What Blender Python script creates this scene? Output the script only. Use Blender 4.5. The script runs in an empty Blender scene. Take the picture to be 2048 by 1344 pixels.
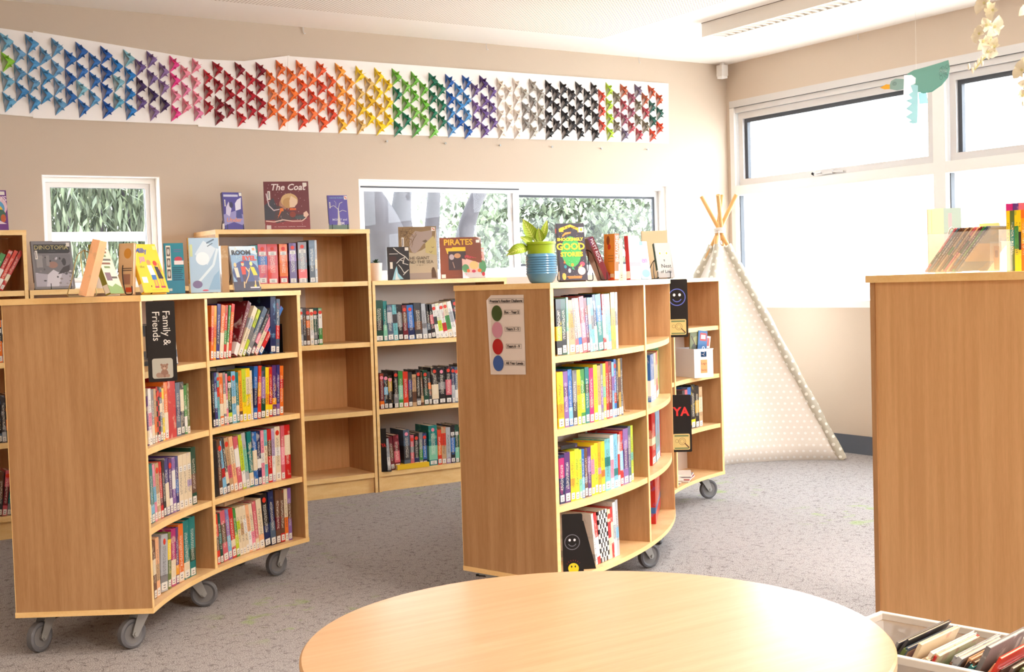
import bpy, bmesh, math, random
from mathutils import Vector, Matrix
PI = math.pi
R = math.radians
random.seed(7)
sc = bpy.context.scene
col = sc.collection

# ---------------------------------------------------------------- camera
CH = 1.20
FPX, PITCH, ROLL, YAW = 2511.6, -0.042078, -0.030314, 0.568342
fw = Vector((math.sin(YAW) * math.cos(PITCH), math.cos(YAW) * math.cos(PITCH), math.sin(PITCH)))
r0 = Vector((math.cos(YAW), -math.sin(YAW), 0))
u0 = r0.cross(fw)
cr = r0 * math.cos(ROLL) + u0 * math.sin(ROLL)
cu = -r0 * math.sin(ROLL) + u0 * math.cos(ROLL)
CP = Vector((0, 0, CH))
cd = bpy.data.cameras.new('camera')
cd.sensor_width = 36
cd.lens = FPX * 36 / 2048
cd.clip_start = 0.05
cd.clip_end = 200
cam = bpy.data.objects.new('camera', cd)
col.objects.link(cam)
m = Matrix.Identity(4)
for i in range(3):
    m[i][0], m[i][1], m[i][2] = cr[i], cu[i], -fw[i]
    m[i][3] = CP[i]
cam.matrix_world = m
sc.camera = cam

# ---------------------------------------------------------------- world, exposure, big lights
sc.view_settings.view_transform = 'Standard'
sc.view_settings.look = 'None'
sc.view_settings.gamma = 1
sc.view_settings.use_curve_mapping = False
sc.view_settings.exposure = 1.46
sc.cycles.use_denoising = True
sc.cycles.max_bounces = 10
sc.cycles.diffuse_bounces = 6
sc.cycles.transparent_max_bounces = 16
sc.cycles.caustics_reflective = False
sc.cycles.caustics_refractive = False
sc.cycles.sample_clamp_indirect = 6
WORLD = 4.5
wd = bpy.data.worlds.new('overcast_sky')
sc.world = wd
wd.use_nodes = True
bg = wd.node_tree.nodes['Background']
bg.inputs[0].default_value = (0.87, 0.945, 1.0, 1)
bg.inputs[1].default_value = WORLD

WX = 6.376     # window wall plane
WY = 6.96      # back wall plane
CZ = 2.75      # ceiling


LAMP = 50
FILLC = (1.0, 0.92, 0.83)
def fill_lamp(loc, sx, sy, power, color=FILLC):
    l = bpy.data.lights.new('fill_light', 'AREA')
    l.shape = 'RECTANGLE'
    l.size, l.size_y = sx, sy
    l.energy = power
    l.color = color
    o = bpy.data.objects.new('fill_light', l)
    o.location = loc
    col.objects.link(o)
# luminaires: (x, y of the end nearest the back wall, lit?); the lit ones are unseen fill, added
LUMS = [(5.26, 5.87, 0), (3.0, 3.4, 0.62), (0.6, 3.6, 0.12), (-1.6, 3.6, 0.16), (0.6, 0.3, 0.15), (-1.6, 0.3, 0.38), (2.9, -0.4, 1.85)]
for x, y, on in LUMS:
    if on:
        fill_lamp((x, y - 1.2, CZ - 0.1), 0.09, 2.3, LAMP * on, (1.0, 0.80, 0.60) if x < 1 else FILLC)

# ---------------------------------------------------------------- pixel helpers (2048x1344 frame)
def ray(x, y):
    return fw + cr * ((x - 1024) / FPX) - cu * ((y - 672) / FPX)
def on_y(x, y, Y):
    d = ray(x, y); return CP + d * (Y / d.y)
def on_x(x, y, X):
    d = ray(x, y); return CP + d * (X / d.x)
def on_z(x, y, z):
    d = ray(x, y); return CP + d * ((z - CH) / d.z)
def proj(p):
    v = Vector(p) - CP
    z = v.dot(fw)
    return (1024 + FPX * v.dot(cr) / z, 672 - FPX * v.dot(cu) / z, z)

# ---------------------------------------------------------------- materials
def lin(c):
    return tuple(((x / 255) / 12.92 if x <= 10 else (((x / 255) + 0.055) / 1.055) ** 2.4) for x in c)
MC = {}
def mat(name, rgb, rough=0.5, metal=0.0, trans=0.0, alpha=1.0, spec=0.5, coat=0.0, emit=None, ior=1.45):
    if name in MC: return MC[name]
    mt = bpy.data.materials.new(name)
    mt.use_nodes = True
    b = mt.node_tree.nodes['Principled BSDF']
    b.inputs['Base Color'].default_value = (*lin(rgb), 1)
    b.inputs['Roughness'].default_value = rough
    b.inputs['Metallic'].default_value = metal
    b.inputs['Transmission Weight'].default_value = trans
    b.inputs['Alpha'].default_value = alpha
    b.inputs['Specular IOR Level'].default_value = spec
    b.inputs['Coat Weight'].default_value = coat
    b.inputs['IOR'].default_value = ior
    if emit:
        b.inputs['Emission Color'].default_value = (*lin(emit[0]), 1)
        b.inputs['Emission Strength'].default_value = emit[1]
    MC[name] = mt
    return mt
class NT:
    def __init__(s, mt):
        s.t = mt.node_tree; s.b = s.t.nodes['Principled BSDF']
    def n(s, ty, **k):
        nd = s.t.nodes.new(ty)
        for a, v in k.items():
            if a.startswith('i_'): nd.inputs[int(a[2:]) if a[2:].isdigit() else a[2:].replace('_', ' ')].default_value = v
            else: setattr(nd, a, v)
        return nd
    def l(s, a, b): s.t.links.new(a, b)
    def math(s, op, a, b=None, c=None):
        nd = s.n('ShaderNodeMath', operation=op)
        for i, v in enumerate((a, b, c)):
            if v is None: continue
            if isinstance(v, (int, float)): nd.inputs[i].default_value = v
            else: s.l(v, nd.inputs[i])
        return nd.outputs[0]
    def mix(s, f, a, b):
        nd = s.n('ShaderNodeMix', data_type='RGBA')
        for i, v in ((0, f), (6, a), (7, b)):
            if isinstance(v, (int, float)): nd.inputs[i].default_value = v
            elif isinstance(v, tuple): nd.inputs[i].default_value = v if len(v) == 4 else (*lin(v), 1)
            else: s.l(v, nd.inputs[i])
        return nd.outputs[2]

def wood(name, c1, c2, axis='z', rough=0.42, spec=0.4):
    mt = mat(name, c1, rough, spec=spec)
    N = NT(mt)
    geo = N.n('ShaderNodeNewGeometry')
    mp = N.n('ShaderNodeMapping')
    mp.inputs['Scale'].default_value = {'z': (45, 45, 2.2), 'x': (2.2, 45, 45), 'y': (45, 2.2, 45), 'r': (10, 10, 40)}[axis]
    N.l(geo.outputs['Position'], mp.inputs['Vector'])
    no = N.n('ShaderNodeTexNoise'); no.inputs['Scale'].default_value = 1.0; no.inputs['Detail'].default_value = 5
    N.l(mp.outputs[0], no.inputs['Vector'])
    mp2 = N.n('ShaderNodeMapping')
    mp2.inputs['Scale'].default_value = {'z': (260, 260, 30), 'x': (30, 260, 260), 'y': (260, 30, 260), 'r': (120, 120, 120)}[axis]
    N.l(geo.outputs['Position'], mp2.inputs['Vector'])
    n2 = N.n('ShaderNodeTexNoise'); n2.inputs['Scale'].default_value = 1.0; n2.inputs['Detail'].default_value = 2
    N.l(mp2.outputs[0], n2.inputs['Vector'])
    f = N.math('ADD', N.math('MULTIPLY', no.outputs[0], 0.75), N.math('MULTIPLY', n2.outputs[0], 0.25))
    rp = N.n('ShaderNodeMapRange'); rp.inputs[1].default_value = 0.36; rp.inputs[2].default_value = 0.62
    N.l(f, rp.inputs[0])
    N.l(N.mix(rp.outputs[0], c1, c2), N.b.inputs['Base Color'])
    return mt
W_V = wood('beech_panel_shaded', (192, 149, 105), (173, 129, 86), 'z')  # same beech as the lighter tones; shade on side faces put into the colour
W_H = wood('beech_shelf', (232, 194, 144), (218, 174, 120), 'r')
W_E = wood('beech_edging_lit', (250, 214, 152), (242, 200, 134), 'r', 0.35)  # edge banding, with the light on front edges also painted into its tone
W_BK = wood('beech_back_lit', (228, 182, 130), (214, 166, 114), 'z')  # same beech, lightened so shelf interiors look brighter lit
BACKW = mat('pale_backing', (214, 200, 188), 0.6)
TABLE = wood('maple_table_top', (206, 168, 128), (194, 155, 113), 'x', 0.28, 0.5)
WALL = mat('cream_wall_paint', (206, 190, 173), 0.75, spec=0.2)
N = NT(WALL)
no = N.n('ShaderNodeTexNoise'); no.inputs['Scale'].default_value = 90; no.inputs['Detail'].default_value = 3
geo = N.n('ShaderNodeNewGeometry'); N.l(geo.outputs['Position'], no.inputs['Vector'])
bp_ = N.n('ShaderNodeBump'); bp_.inputs['Strength'].default_value = 0.15; bp_.inputs['Distance'].default_value = 0.002
N.l(no.outputs[0], bp_.inputs['Height']); N.l(bp_.outputs[0], N.b.inputs['Normal'])
CEIL = mat('white_plaster', (246, 241, 236), 0.8, spec=0.2)
ALU = mat('pale_aluminium', (214, 212, 212), 0.38, 0.3)
GASK = mat('dark_gasket', (70, 74, 82), 0.5)
WHITE = mat('white_paint', (240, 238, 236), 0.5)
BASEB = mat('grey_skirting', (92, 98, 110), 0.5)
BLACK = mat('black_plastic', (22, 20, 20), 0.4)
WIRE = mat('black_wire', (24, 22, 22), 0.35, 0.3)
GOLDW = mat('pale_gold_wire', (196, 180, 130), 0.35, 0.5)
STEEL = mat('zinc_steel', (168, 168, 166), 0.4, 0.35)
RUBBER = mat('grey_rubber', (104, 104, 108), 0.55)
HUB = mat('grey_nylon', (124, 122, 122), 0.5)
PAGES = mat('book_pages', (222, 206, 180), 0.8)
LABEL = mat('white_label', (238, 234, 226), 0.5)
PAPER = mat('white_paper', (240, 236, 230), 0.7)
CLEAR = mat('clear_acrylic', (250, 250, 250), 0.04, trans=1.0, ior=1.2)
def frosted(name, rgb, alpha):
    return mat(name, rgb, 0.35, alpha=alpha)
TUBM = frosted('milky_plastic', (226, 222, 216), 0.55)

# perforated ceiling board
PERF = mat('perforated_board', (242, 235, 228), 0.8, spec=0.2)
N = NT(PERF)
geo = N.n('ShaderNodeNewGeometry'); sp = N.n('ShaderNodeSeparateXYZ'); N.l(geo.outputs['Position'], sp.inputs[0])
dx = N.math('SUBTRACT', N.math('FRACT', N.math('MULTIPLY', sp.outputs[0], 48)), 0.5)
dy = N.math('SUBTRACT', N.math('FRACT', N.math('MULTIPLY', sp.outputs[1], 48)), 0.5)
dd = N.math('ADD', N.math('MULTIPLY', dx, dx), N.math('MULTIPLY', dy, dy))
N.l(N.mix(N.math('LESS_THAN', dd, 0.05), (242, 235, 228), (150, 132, 120)), N.b.inputs['Base Color'])

# carpet
CARP = mat('loop_carpet', (120, 110, 100), 0.95, spec=0.1)
N = NT(CARP)
geo = N.n('ShaderNodeNewGeometry')
def noise(sc_, det=2, dist=0.0, vec=None, rough=0.5):
    n_ = N.n('ShaderNodeTexNoise'); n_.inputs['Scale'].default_value = sc_; n_.inputs['Detail'].default_value = det
    n_.inputs['Distortion'].default_value = dist; n_.inputs['Roughness'].default_value = rough
    N.l(vec or geo.outputs['Position'], n_.inputs['Vector']); return n_.outputs[0]
def ss(v, a, b):
    r_ = N.n('ShaderNodeMapRange'); r_.inputs[1].default_value = a; r_.inputs[2].default_value = b
    N.l(v, r_.inputs[0]); return r_.outputs[0]
base = N.mix(ss(noise(260, 2), 0.35, 0.65), (116, 110, 108), (198, 194, 194))
# dark wandering lines in the pile
vo = N.n('ShaderNodeTexVoronoi'); vo.feature = 'DISTANCE_TO_EDGE'; vo.inputs['Scale'].default_value = 26
ns = N.n('ShaderNodeTexNoise'); ns.inputs['Scale'].default_value = 14; N.l(geo.outputs['Position'], ns.inputs['Vector'])
vm = N.n('ShaderNodeVectorMath', operation='MULTIPLY_ADD'); vm.inputs[1].default_value = (0.12, 0.12, 0.12)
N.l(ns.outputs['Color'], vm.inputs[0]); N.l(geo.outputs['Position'], vm.inputs[2])
N.l(vm.outputs[0], vo.inputs['Vector'])
lines = N.math('MULTIPLY', ss(vo.outputs['Distance'], 0.09, 0.0), ss(noise(30, 2), 0.42, 0.6))
c = N.mix(N.math('MULTIPLY', lines, 0.75), base, (80, 73, 70))
big = ss(noise(0.9, 3), 0.35, 0.7)
c = N.mix(N.math('MULTIPLY', big, 0.25), c, (176, 170, 172))
gr = N.math('MULTIPLY', ss(noise(9, 3), 0.56, 0.66), ss(noise(0.75, 1), 0.57, 0.66))
c = N.mix(N.math('MULTIPLY', gr, 0.55), c, (146, 172, 96))
N.l(c, N.b.inputs['Base Color'])
bp_ = N.n('ShaderNodeBump'); bp_.inputs['Strength'].default_value = 0.6; bp_.inputs['Distance'].default_value = 0.004
N.l(noise(240, 2), bp_.inputs['Height']); N.l(bp_.outputs[0], N.b.inputs['Normal'])

# book covers: main colour = object colour, second colour = property "tone"
def cover_mat(name, style):
    mt = mat(name, (200, 200, 200), 0.3, spec=0.5, coat=0.25)
    N = NT(mt)
    oi = N.n('ShaderNodeObjectInfo')
    at = N.n('ShaderNodeAttribute', attribute_type='OBJECT', attribute_name='tone')
    tc = N.n('ShaderNodeTexCoord')
    sp = N.n('ShaderNodeSeparateXYZ'); N.l(tc.outputs['Generated'], sp.inputs[0])
    so = N.n('ShaderNodeSeparateXYZ'); N.l(tc.outputs['Object'], so.inputs[0])
    gx, gy, gz = sp.outputs
    rnd = oi.outputs['Random']
    c = oi.outputs['Color']
    # second-tone band at a height that differs from book to book
    lo = N.math('MULTIPLY', rnd, 0.55)
    hi = N.math('ADD', lo, N.math('ADD', 0.12, N.math('MULTIPLY', N.math('FRACT', N.math('MULTIPLY', rnd, 7.3)), 0.3)))
    band = N.math('MULTIPLY', N.math('GREATER_THAN', gz, lo), N.math('LESS_THAN', gz, hi))
    if style == 'plain': band = N.math('MULTIPLY', band, 0.0)
    if style == 'check':
        cx = N.math('FLOOR', N.math('MULTIPLY', gx, 2)); cz = N.math('FLOOR', N.math('MULTIPLY', so.outputs[2], 55))
        band = N.math('MODULO', N.math('ABSOLUTE', N.math('ADD', cx, cz)), 2)
    c = N.mix(band, c, at.outputs['Color'])
    # printed artwork mottling
    vmm = N.n('ShaderNodeVectorMath', operation='ADD')
    cb = N.n('ShaderNodeCombineXYZ'); N.l(N.math('MULTIPLY', rnd, 50), cb.inputs[0]); N.l(N.math('MULTIPLY', rnd, 31), cb.inputs[2])
    N.l(tc.outputs['Object'], vmm.inputs[0]); N.l(cb.outputs[0], vmm.inputs[1])
    n1 = N.n('ShaderNodeTexNoise'); n1.inputs['Scale'].default_value = 26; n1.inputs['Detail'].default_value = 3; N.l(vmm.outputs[0], n1.inputs['Vector'])
    r1 = N.n('ShaderNodeMapRange'); r1.inputs[1].default_value = 0.56; r1.inputs[2].default_value = 0.64; N.l(n1.outputs[0], r1.inputs[0])
    if style != 'check': c = N.mix(N.math('MULTIPLY', r1.outputs[0], 0.45), c, at.outputs['Color'])
    if style == 'band':
        # illegible lettering running down the spine
        mp = N.n('ShaderNodeMapping'); mp.inputs['Scale'].default_value = (210, 1, 330); N.l(vmm.outputs[0], mp.inputs['Vector'])
        n2 = N.n('ShaderNodeTexNoise'); n2.inputs['Scale'].default_value = 1.0; n2.inputs['Detail'].default_value = 1; N.l(mp.outputs[0], n2.inputs['Vector'])
        w = N.math('LESS_THAN', N.math('ABSOLUTE', N.math('SUBTRACT', gx, 0.5)), 0.24)
        zz = N.math('MULTIPLY', N.math('GREATER_THAN', gz, 0.27), N.math('LESS_THAN', gz, 0.8))
        fr = N.math('LESS_THAN', gy, 0.03)
        tx = N.math('MULTIPLY', N.math('GREATER_THAN', n2.outputs[0], 0.53), N.math('MULTIPLY', w, N.math('MULTIPLY', zz, fr)))
        bw = N.n('ShaderNodeRGBToBW'); N.l(oi.outputs['Color'], bw.inputs[0])
        ink = N.mix(N.math('GREATER_THAN', bw.outputs[0], 0.3), (240, 232, 214), (40, 34, 40))
        c = N.mix(N.math('MULTIPLY', tx, 0.7), c, ink)
    N.l(c, N.b.inputs['Base Color'])
    return mt
COVER = cover_mat('book_cover', 'band')
COVERP = cover_mat('book_cover_plain', 'plain')
COVERK = cover_mat('book_cover_checked', 'check')
LAB2 = mat('call_number_label', (236, 232, 224), 0.5)
N = NT(LAB2)
tc = N.n('ShaderNodeTexCoord'); sp = N.n('ShaderNodeSeparateXYZ'); N.l(tc.outputs['Generated'], sp.inputs[0])
mk = N.math('MULTIPLY', N.math('LESS_THAN', N.math('ABSOLUTE', N.math('SUBTRACT', sp.outputs[0], 0.5)), 0.22),
            N.math('MULTIPLY', N.math('GREATER_THAN', N.math('FRACT', N.math('MULTIPLY', sp.outputs[2], 3)), 0.55),
                   N.math('LESS_THAN', N.math('ABSOLUTE', N.math('SUBTRACT', sp.outputs[2], 0.5)), 0.36)))
N.l(N.mix(mk, (226, 222, 214), (130, 126, 128)), N.b.inputs['Base Color'])
def objcol(name, rough=0.6, light=0.0):
    mt = mat(name, (200, 200, 200), rough)
    N = NT(mt); oi = N.n('ShaderNodeObjectInfo')
    if light: N.l(N.mix(light, oi.outputs['Color'], (214, 206, 204)), N.b.inputs['Base Color'])
    else: N.l(oi.outputs['Color'], N.b.inputs['Base Color'])
    return mt
FOLD = objcol('folded_paper', 0.6)
FOLDIN = objcol('folded_paper_inside', 0.65, 0.55)
DOT = objcol('sticker', 0.4)

# ---------------------------------------------------------------- mesh builder
class MB:
    def __init__(s): s.bm = bmesh.new(); s.mats = []
    def mi(s, m):
        if m not in s.mats: s.mats.append(m)
        return s.mats.index(m)
    def faces(s, vs, fs, m=None, M=None):
        k = s.mi(m) if m else 0
        b = [s.bm.verts.new(M @ Vector(v) if M else v) for v in vs]
        for f in fs:
            try:
                fc = s.bm.faces.new([b[i] for i in f]); fc.material_index = k
            except ValueError: pass
        return b
    def box(s, x0, y0, z0, x1, y1, z1, m=None, M=None):
        s.faces([(x0, y0, z0), (x1, y0, z0), (x1, y1, z0), (x0, y1, z0), (x0, y0, z1), (x1, y0, z1), (x1, y1, z1), (x0, y1, z1)],
                [(0, 3, 2, 1), (4, 5, 6, 7), (0, 1, 5, 4), (1, 2, 6, 5), (2, 3, 7, 6), (3, 0, 4, 7)], m, M)
    def prism(s, pts, z0, z1, m=None, M=None, me=None):
        n = len(pts)
        b = s.faces([(p[0], p[1], z0) for p in pts] + [(p[0], p[1], z1) for p in pts],
                    [tuple(range(n - 1, -1, -1)), tuple(range(n, 2 * n))], m, M)
        k = s.mi(me or m) if (me or m) else 0
        for i in range(n):
            j = (i + 1) % n
            f = s.bm.faces.new([b[i], b[j], b[n + j], b[n + i]]); f.material_index = k
    def cyl(s, p0, p1, r, n=16, m=None, r1=None):
        p0, p1 = Vector(p0), Vector(p1); a = (p1 - p0).normalized()
        t = a.orthogonal().normalized(); w = a.cross(t); r1 = r if r1 is None else r1
        vs = []
        for p, rr in ((p0, r), (p1, r1)):
            for i in range(n):
                an = 2 * PI * i / n; vs.append(p + t * (rr * math.cos(an)) + w * (rr * math.sin(an)))
        s.faces(vs, [tuple(range(n - 1, -1, -1)), tuple(range(n, 2 * n))] + [(i, (i + 1) % n, n + (i + 1) % n, n + i) for i in range(n)], m)
    def lathe(s, prof, n=32, m=None, c=(0, 0, 0), cap=True):
        vs = []
        for r_, z in prof:
            for i in range(n):
                a = 2 * PI * i / n; vs.append((c[0] + r_ * math.cos(a), c[1] + r_ * math.sin(a), c[2] + z))
        fs = []
        for k in range(len(prof) - 1):
            for i in range(n):
                j = (i + 1) % n; fs.append((k * n + i, k * n + j, (k + 1) * n + j, (k + 1) * n + i))
        if cap: fs.append(tuple(range(n - 1, -1, -1))); fs.append(tuple((len(prof) - 1) * n + i for i in range(n)))
        s.faces(vs, fs, m)
    def tube(s, pts, r, n=8, m=None, smooth=3, closed=False):
        P = [Vector(p) for p in pts]
        for _ in range(smooth):
            Q = [P[0]]
            for a, b in zip(P, P[1:]): Q += [a.lerp(b, 0.25), a.lerp(b, 0.75)]
            Q.append(P[-1]); P = Q
            if len(P) > 90: break
        vs = []; t = None
        for i, p in enumerate(P):
            a = (P[min(i + 1, len(P) - 1)] - P[max(i - 1, 0)]).normalized()
            t = a.orthogonal().normalized() if t is None else (t - a * t.dot(a)).normalized()
            w = a.cross(t)
            for k in range(n):
                an = 2 * PI * k / n; vs.append(p + t * (r * math.cos(an)) + w * (r * math.sin(an)))
        L = len(P)
        s.faces(vs, [(i * n + k, i * n + (k + 1) % n, (i + 1) * n + (k + 1) % n, (i + 1) * n + k) for i in range(L - 1) for k in range(n)]
                + [tuple(range(n - 1, -1, -1)), tuple((L - 1) * n + k for k in range(n))], m)
    def build(s, name, m=None, parent=None, smooth=False, bevel=0):
        bmesh.ops.recalc_face_normals(s.bm, faces=s.bm.faces)
        me = bpy.data.meshes.new(name); s.bm.to_mesh(me); s.bm.free()
        for x in (s.mats or ([m] if m else [])): me.materials.append(x)
        if smooth:
            for p in me.polygons: p.use_smooth = True
        o = bpy.data.objects.new(name, me); col.objects.link(o)
        if parent: o.parent = parent
        if bevel:
            b = o.modifiers.new('edge', 'BEVEL'); b.width = bevel; b.segments = 2; b.limit_method = 'ANGLE'; b.angle_limit = R(40)
        if smooth:
            try: me.set_sharp_from_angle(angle=R(35))
            except Exception: pass
        return o
def tag(o, label, cat, group=None, kind=None):
    if label: o['label'] = label
    if cat: o['category'] = cat
    if group: o['group'] = group
    if kind: o['kind'] = kind
    return o
def thing(name, label, cat, loc=(0, 0, 0), rotz=0, group=None):
    o = bpy.data.objects.new(name, None); col.objects.link(o)
    o.empty_display_size = 0.05
    o.location = loc; o.rotation_euler = (0, 0, rotz)
    return tag(o, label, cat, group)
def struct(name, mb, m=None):
    o = mb.build(name, m); o['kind'] = 'structure'; return o

FONTS = {}
def text_mesh(body, size, m, name, parent, M, extr=0.0004, align='CENTER', sx=1.0, bold=0.0, shear=0.0):
    c = bpy.data.curves.new('lettering', 'FONT'); c.body = body; c.size = size; c.extrude = extr
    c.align_x = align; c.align_y = 'CENTER'; c.offset = bold; c.shear = shear; c.resolution_u = 2
    o = bpy.data.objects.new('lettering', c); col.objects.link(o)
    dg = bpy.context.evaluated_depsgraph_get()
    me = bpy.data.meshes.new_from_object(o.evaluated_get(dg))
    bpy.data.objects.remove(o)
    me.transform(M @ Matrix.Diagonal((sx, 1, 1, 1)))
    me.materials.clear(); me.materials.append(m); me.name = name
    r_ = bpy.data.objects.new(name, me); col.objects.link(r_)
    if parent: r_.parent = parent
    return r_
# text lying in a local XZ plane facing -Y
FRONT = Matrix.Rotation(R(90), 4, 'X')

# ================================================================ room shell
b = MB(); b.box(-4.2, -5.2, -0.1, WX, WY, 0.0, CARP); struct('floor', b)
# back wall with two window openings
W1 = (1.52, 2.15, 1.24, 1.85)
W2 = (3.37, 5.82, 1.24, 1.862)
b = MB(); TH = 0.16
def wall_y(x0, x1, z0, z1): b.box(x0, WY, z0, x1, WY + TH, z1, WALL)
wall_y(-4.2, W1[0], 0, CZ); wall_y(W1[0], W1[1], 0, W1[2]); wall_y(W1[0], W1[1], W1[3], CZ)
wall_y(W1[1], W2[0], 0, CZ); wall_y(W2[0], W2[1], 0, W2[2]); wall_y(W2[0], W2[1], W2[3], CZ); wall_y(W2[1], WX + 0.16, 0, CZ)
struct('wall_back', b)
b = MB()
Y0W, Y1W, ZW0, ZW1 = -3.3, 6.93, 0.97, 2.48
b.box(WX, -5.2, 0, WX + 0.16, WY, ZW0, WALL); b.box(WX, -5.2, ZW1, WX + 0.16, WY, CZ, WALL)
b.box(WX, Y1W, ZW0, WX + 0.16, WY, ZW1, WALL); b.box(WX, -5.2, ZW0, WX + 0.16, Y0W, ZW1, WALL)
struct('wall_right', b)
b = MB(); b.box(-4.36, -5.2, 0, -4.2, WY, CZ, WALL); struct('wall_left', b)
b = MB(); b.box(-4.2, -5.36, 0, WX, -5.2, CZ, WALL); struct('wall_front', b)
b = MB(); b.box(-4.2, -5.2, CZ, WX + 0.16, WY + TH, CZ + 0.1, CEIL); struct('ceiling', b)
b = MB(); b.box(-4.0, -4.9, CZ - 0.004, 4.9, 6.5, CZ - 0.0005, PERF); struct('trim_1', b)
b = MB(); b.box(WX - 0.012, -5.2, 0, WX, WY, 0.122, BASEB); struct('baseboard_right', b)
b = MB(); b.box(-4.2, WY - 0.012, 0, WX - 0.012, WY, 0.122, BASEB); struct('baseboard_back', b)

GLASS = mat('window_glass', (255, 255, 255), 0.0, trans=1.0, ior=1.0, spec=0.3)
# thin glass: straight-through with a weak reflection
N = NT(GLASS); tr = N.n('ShaderNodeBsdfTransparent'); gl = N.n('ShaderNodeBsdfGlossy'); gl.inputs['Roughness'].default_value = 0.0
mx = N.n('ShaderNodeMixShader'); mx.inputs[0].default_value = 0.012
N.l(tr.outputs[0], mx.inputs[1]); N.l(gl.outputs[0], mx.inputs[2])
N.l(mx.outputs[0], N.t.nodes['Material Output'].inputs['Surface'])

# ---- window_1 : small fixed window
def frame_rect(b, x0, x1, z0, z1, y0, y1, w, m):
    b.box(x0, y0, z0, x1, y1, z0 + w, m); b.box(x0, y0, z1 - w, x1, y1, z1, m)
    b.box(x0, y0, z0 + w, x0 + w, y1, z1 - w, m); b.box(x1 - w, y0, z0 + w, x1, y1, z1 - w, m)
b = MB(); x0, x1, z0, z1 = W1
frame_rect(b, x0, x1, z0, z1, WY + 0.07, WY + 0.13, 0.033, WHITE)
w1 = struct('window_1', b)
def liner(nm, x0, x1, z0, z1, y1, par):
    b = MB(); e = 0.004
    b.box(x0, WY + 0.0005, z0, x0 + e, y1, z1, WHITE); b.box(x1 - e, WY + 0.0005, z0, x1, y1, z1, WHITE)
    b.box(x0 + e, WY + 0.0005, z1 - e, x1 - e, y1, z1, WHITE); b.box(x0 + e, WY + 0.0005, z0, x1 - e, y1, z0 + e, WHITE); b.build(nm, None, par)
liner('reveal_lining', x0, x1, z0, z1, WY + 0.07, w1)
b = MB(); frame_rect(b, x0 + 0.033, x1 - 0.033, z0 + 0.033, z1 - 0.033, WY + 0.085, WY + 0.115, 0.026, ALU); b.build('sash', None, w1)
b = MB(); b.box(x0 + 0.06, WY + 0.098, z0 + 0.06, x1 - 0.06, WY + 0.102, z1 - 0.06, GLASS); b.build('pane', None, w1)
b = MB(); frame_rect(b, x0 + 0.055, x1 - 0.055, z0 + 0.055, z1 - 0.055, WY + 0.094, WY + 0.106, 0.006, GASK); b.build('gasket', None, w1)

# ---- window_2 : sliding window, two panes
b = MB(); x0, x1, z0, z1 = W2
frame_rect(b, x0, x1, z0, z1, WY + 0.05, WY + 0.13, 0.035, WHITE)
w2 = struct('window_2', b)
liner('reveal_lining', x0, x1, z0, z1, WY + 0.05, w2)
xm = 4.54
b = MB(); frame_rect(b, x0 + 0.03, xm + 0.03, z0 + 0.03, z1 - 0.035, WY + 0.06, WY + 0.09, 0.032, ALU)
b.box(x0 + 0.03, WY + 0.055, z1 - 0.047, xm + 0.03, WY + 0.06, z1 - 0.038, GASK); b.build('sliding_sash', None, w2)
b = MB(); frame_rect(b, xm - 0.02, x1 - 0.03, z0 + 0.03, z1 - 0.035, WY + 0.093, WY + 0.122, 0.04, ALU); b.build('fixed_sash', None, w2)
b = MB(); frame_rect(b, xm + 0.02, x1 - 0.07, z0 + 0.07, z1 - 0.075, WY + 0.095, WY + 0.11, 0.016, GASK); b.build('gasket', None, w2)
b = MB(); b.box(x0 + 0.06, WY + 0.074, z0 + 0.06, xm, WY + 0.077, z1 - 0.066, GLASS); b.build('pane', None, w2)
b = MB(); b.box(xm + 0.02, WY + 0.102, z0 + 0.07, x1 - 0.07, WY + 0.105, z1 - 0.075, GLASS); b.build('pane', None, w2)

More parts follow.
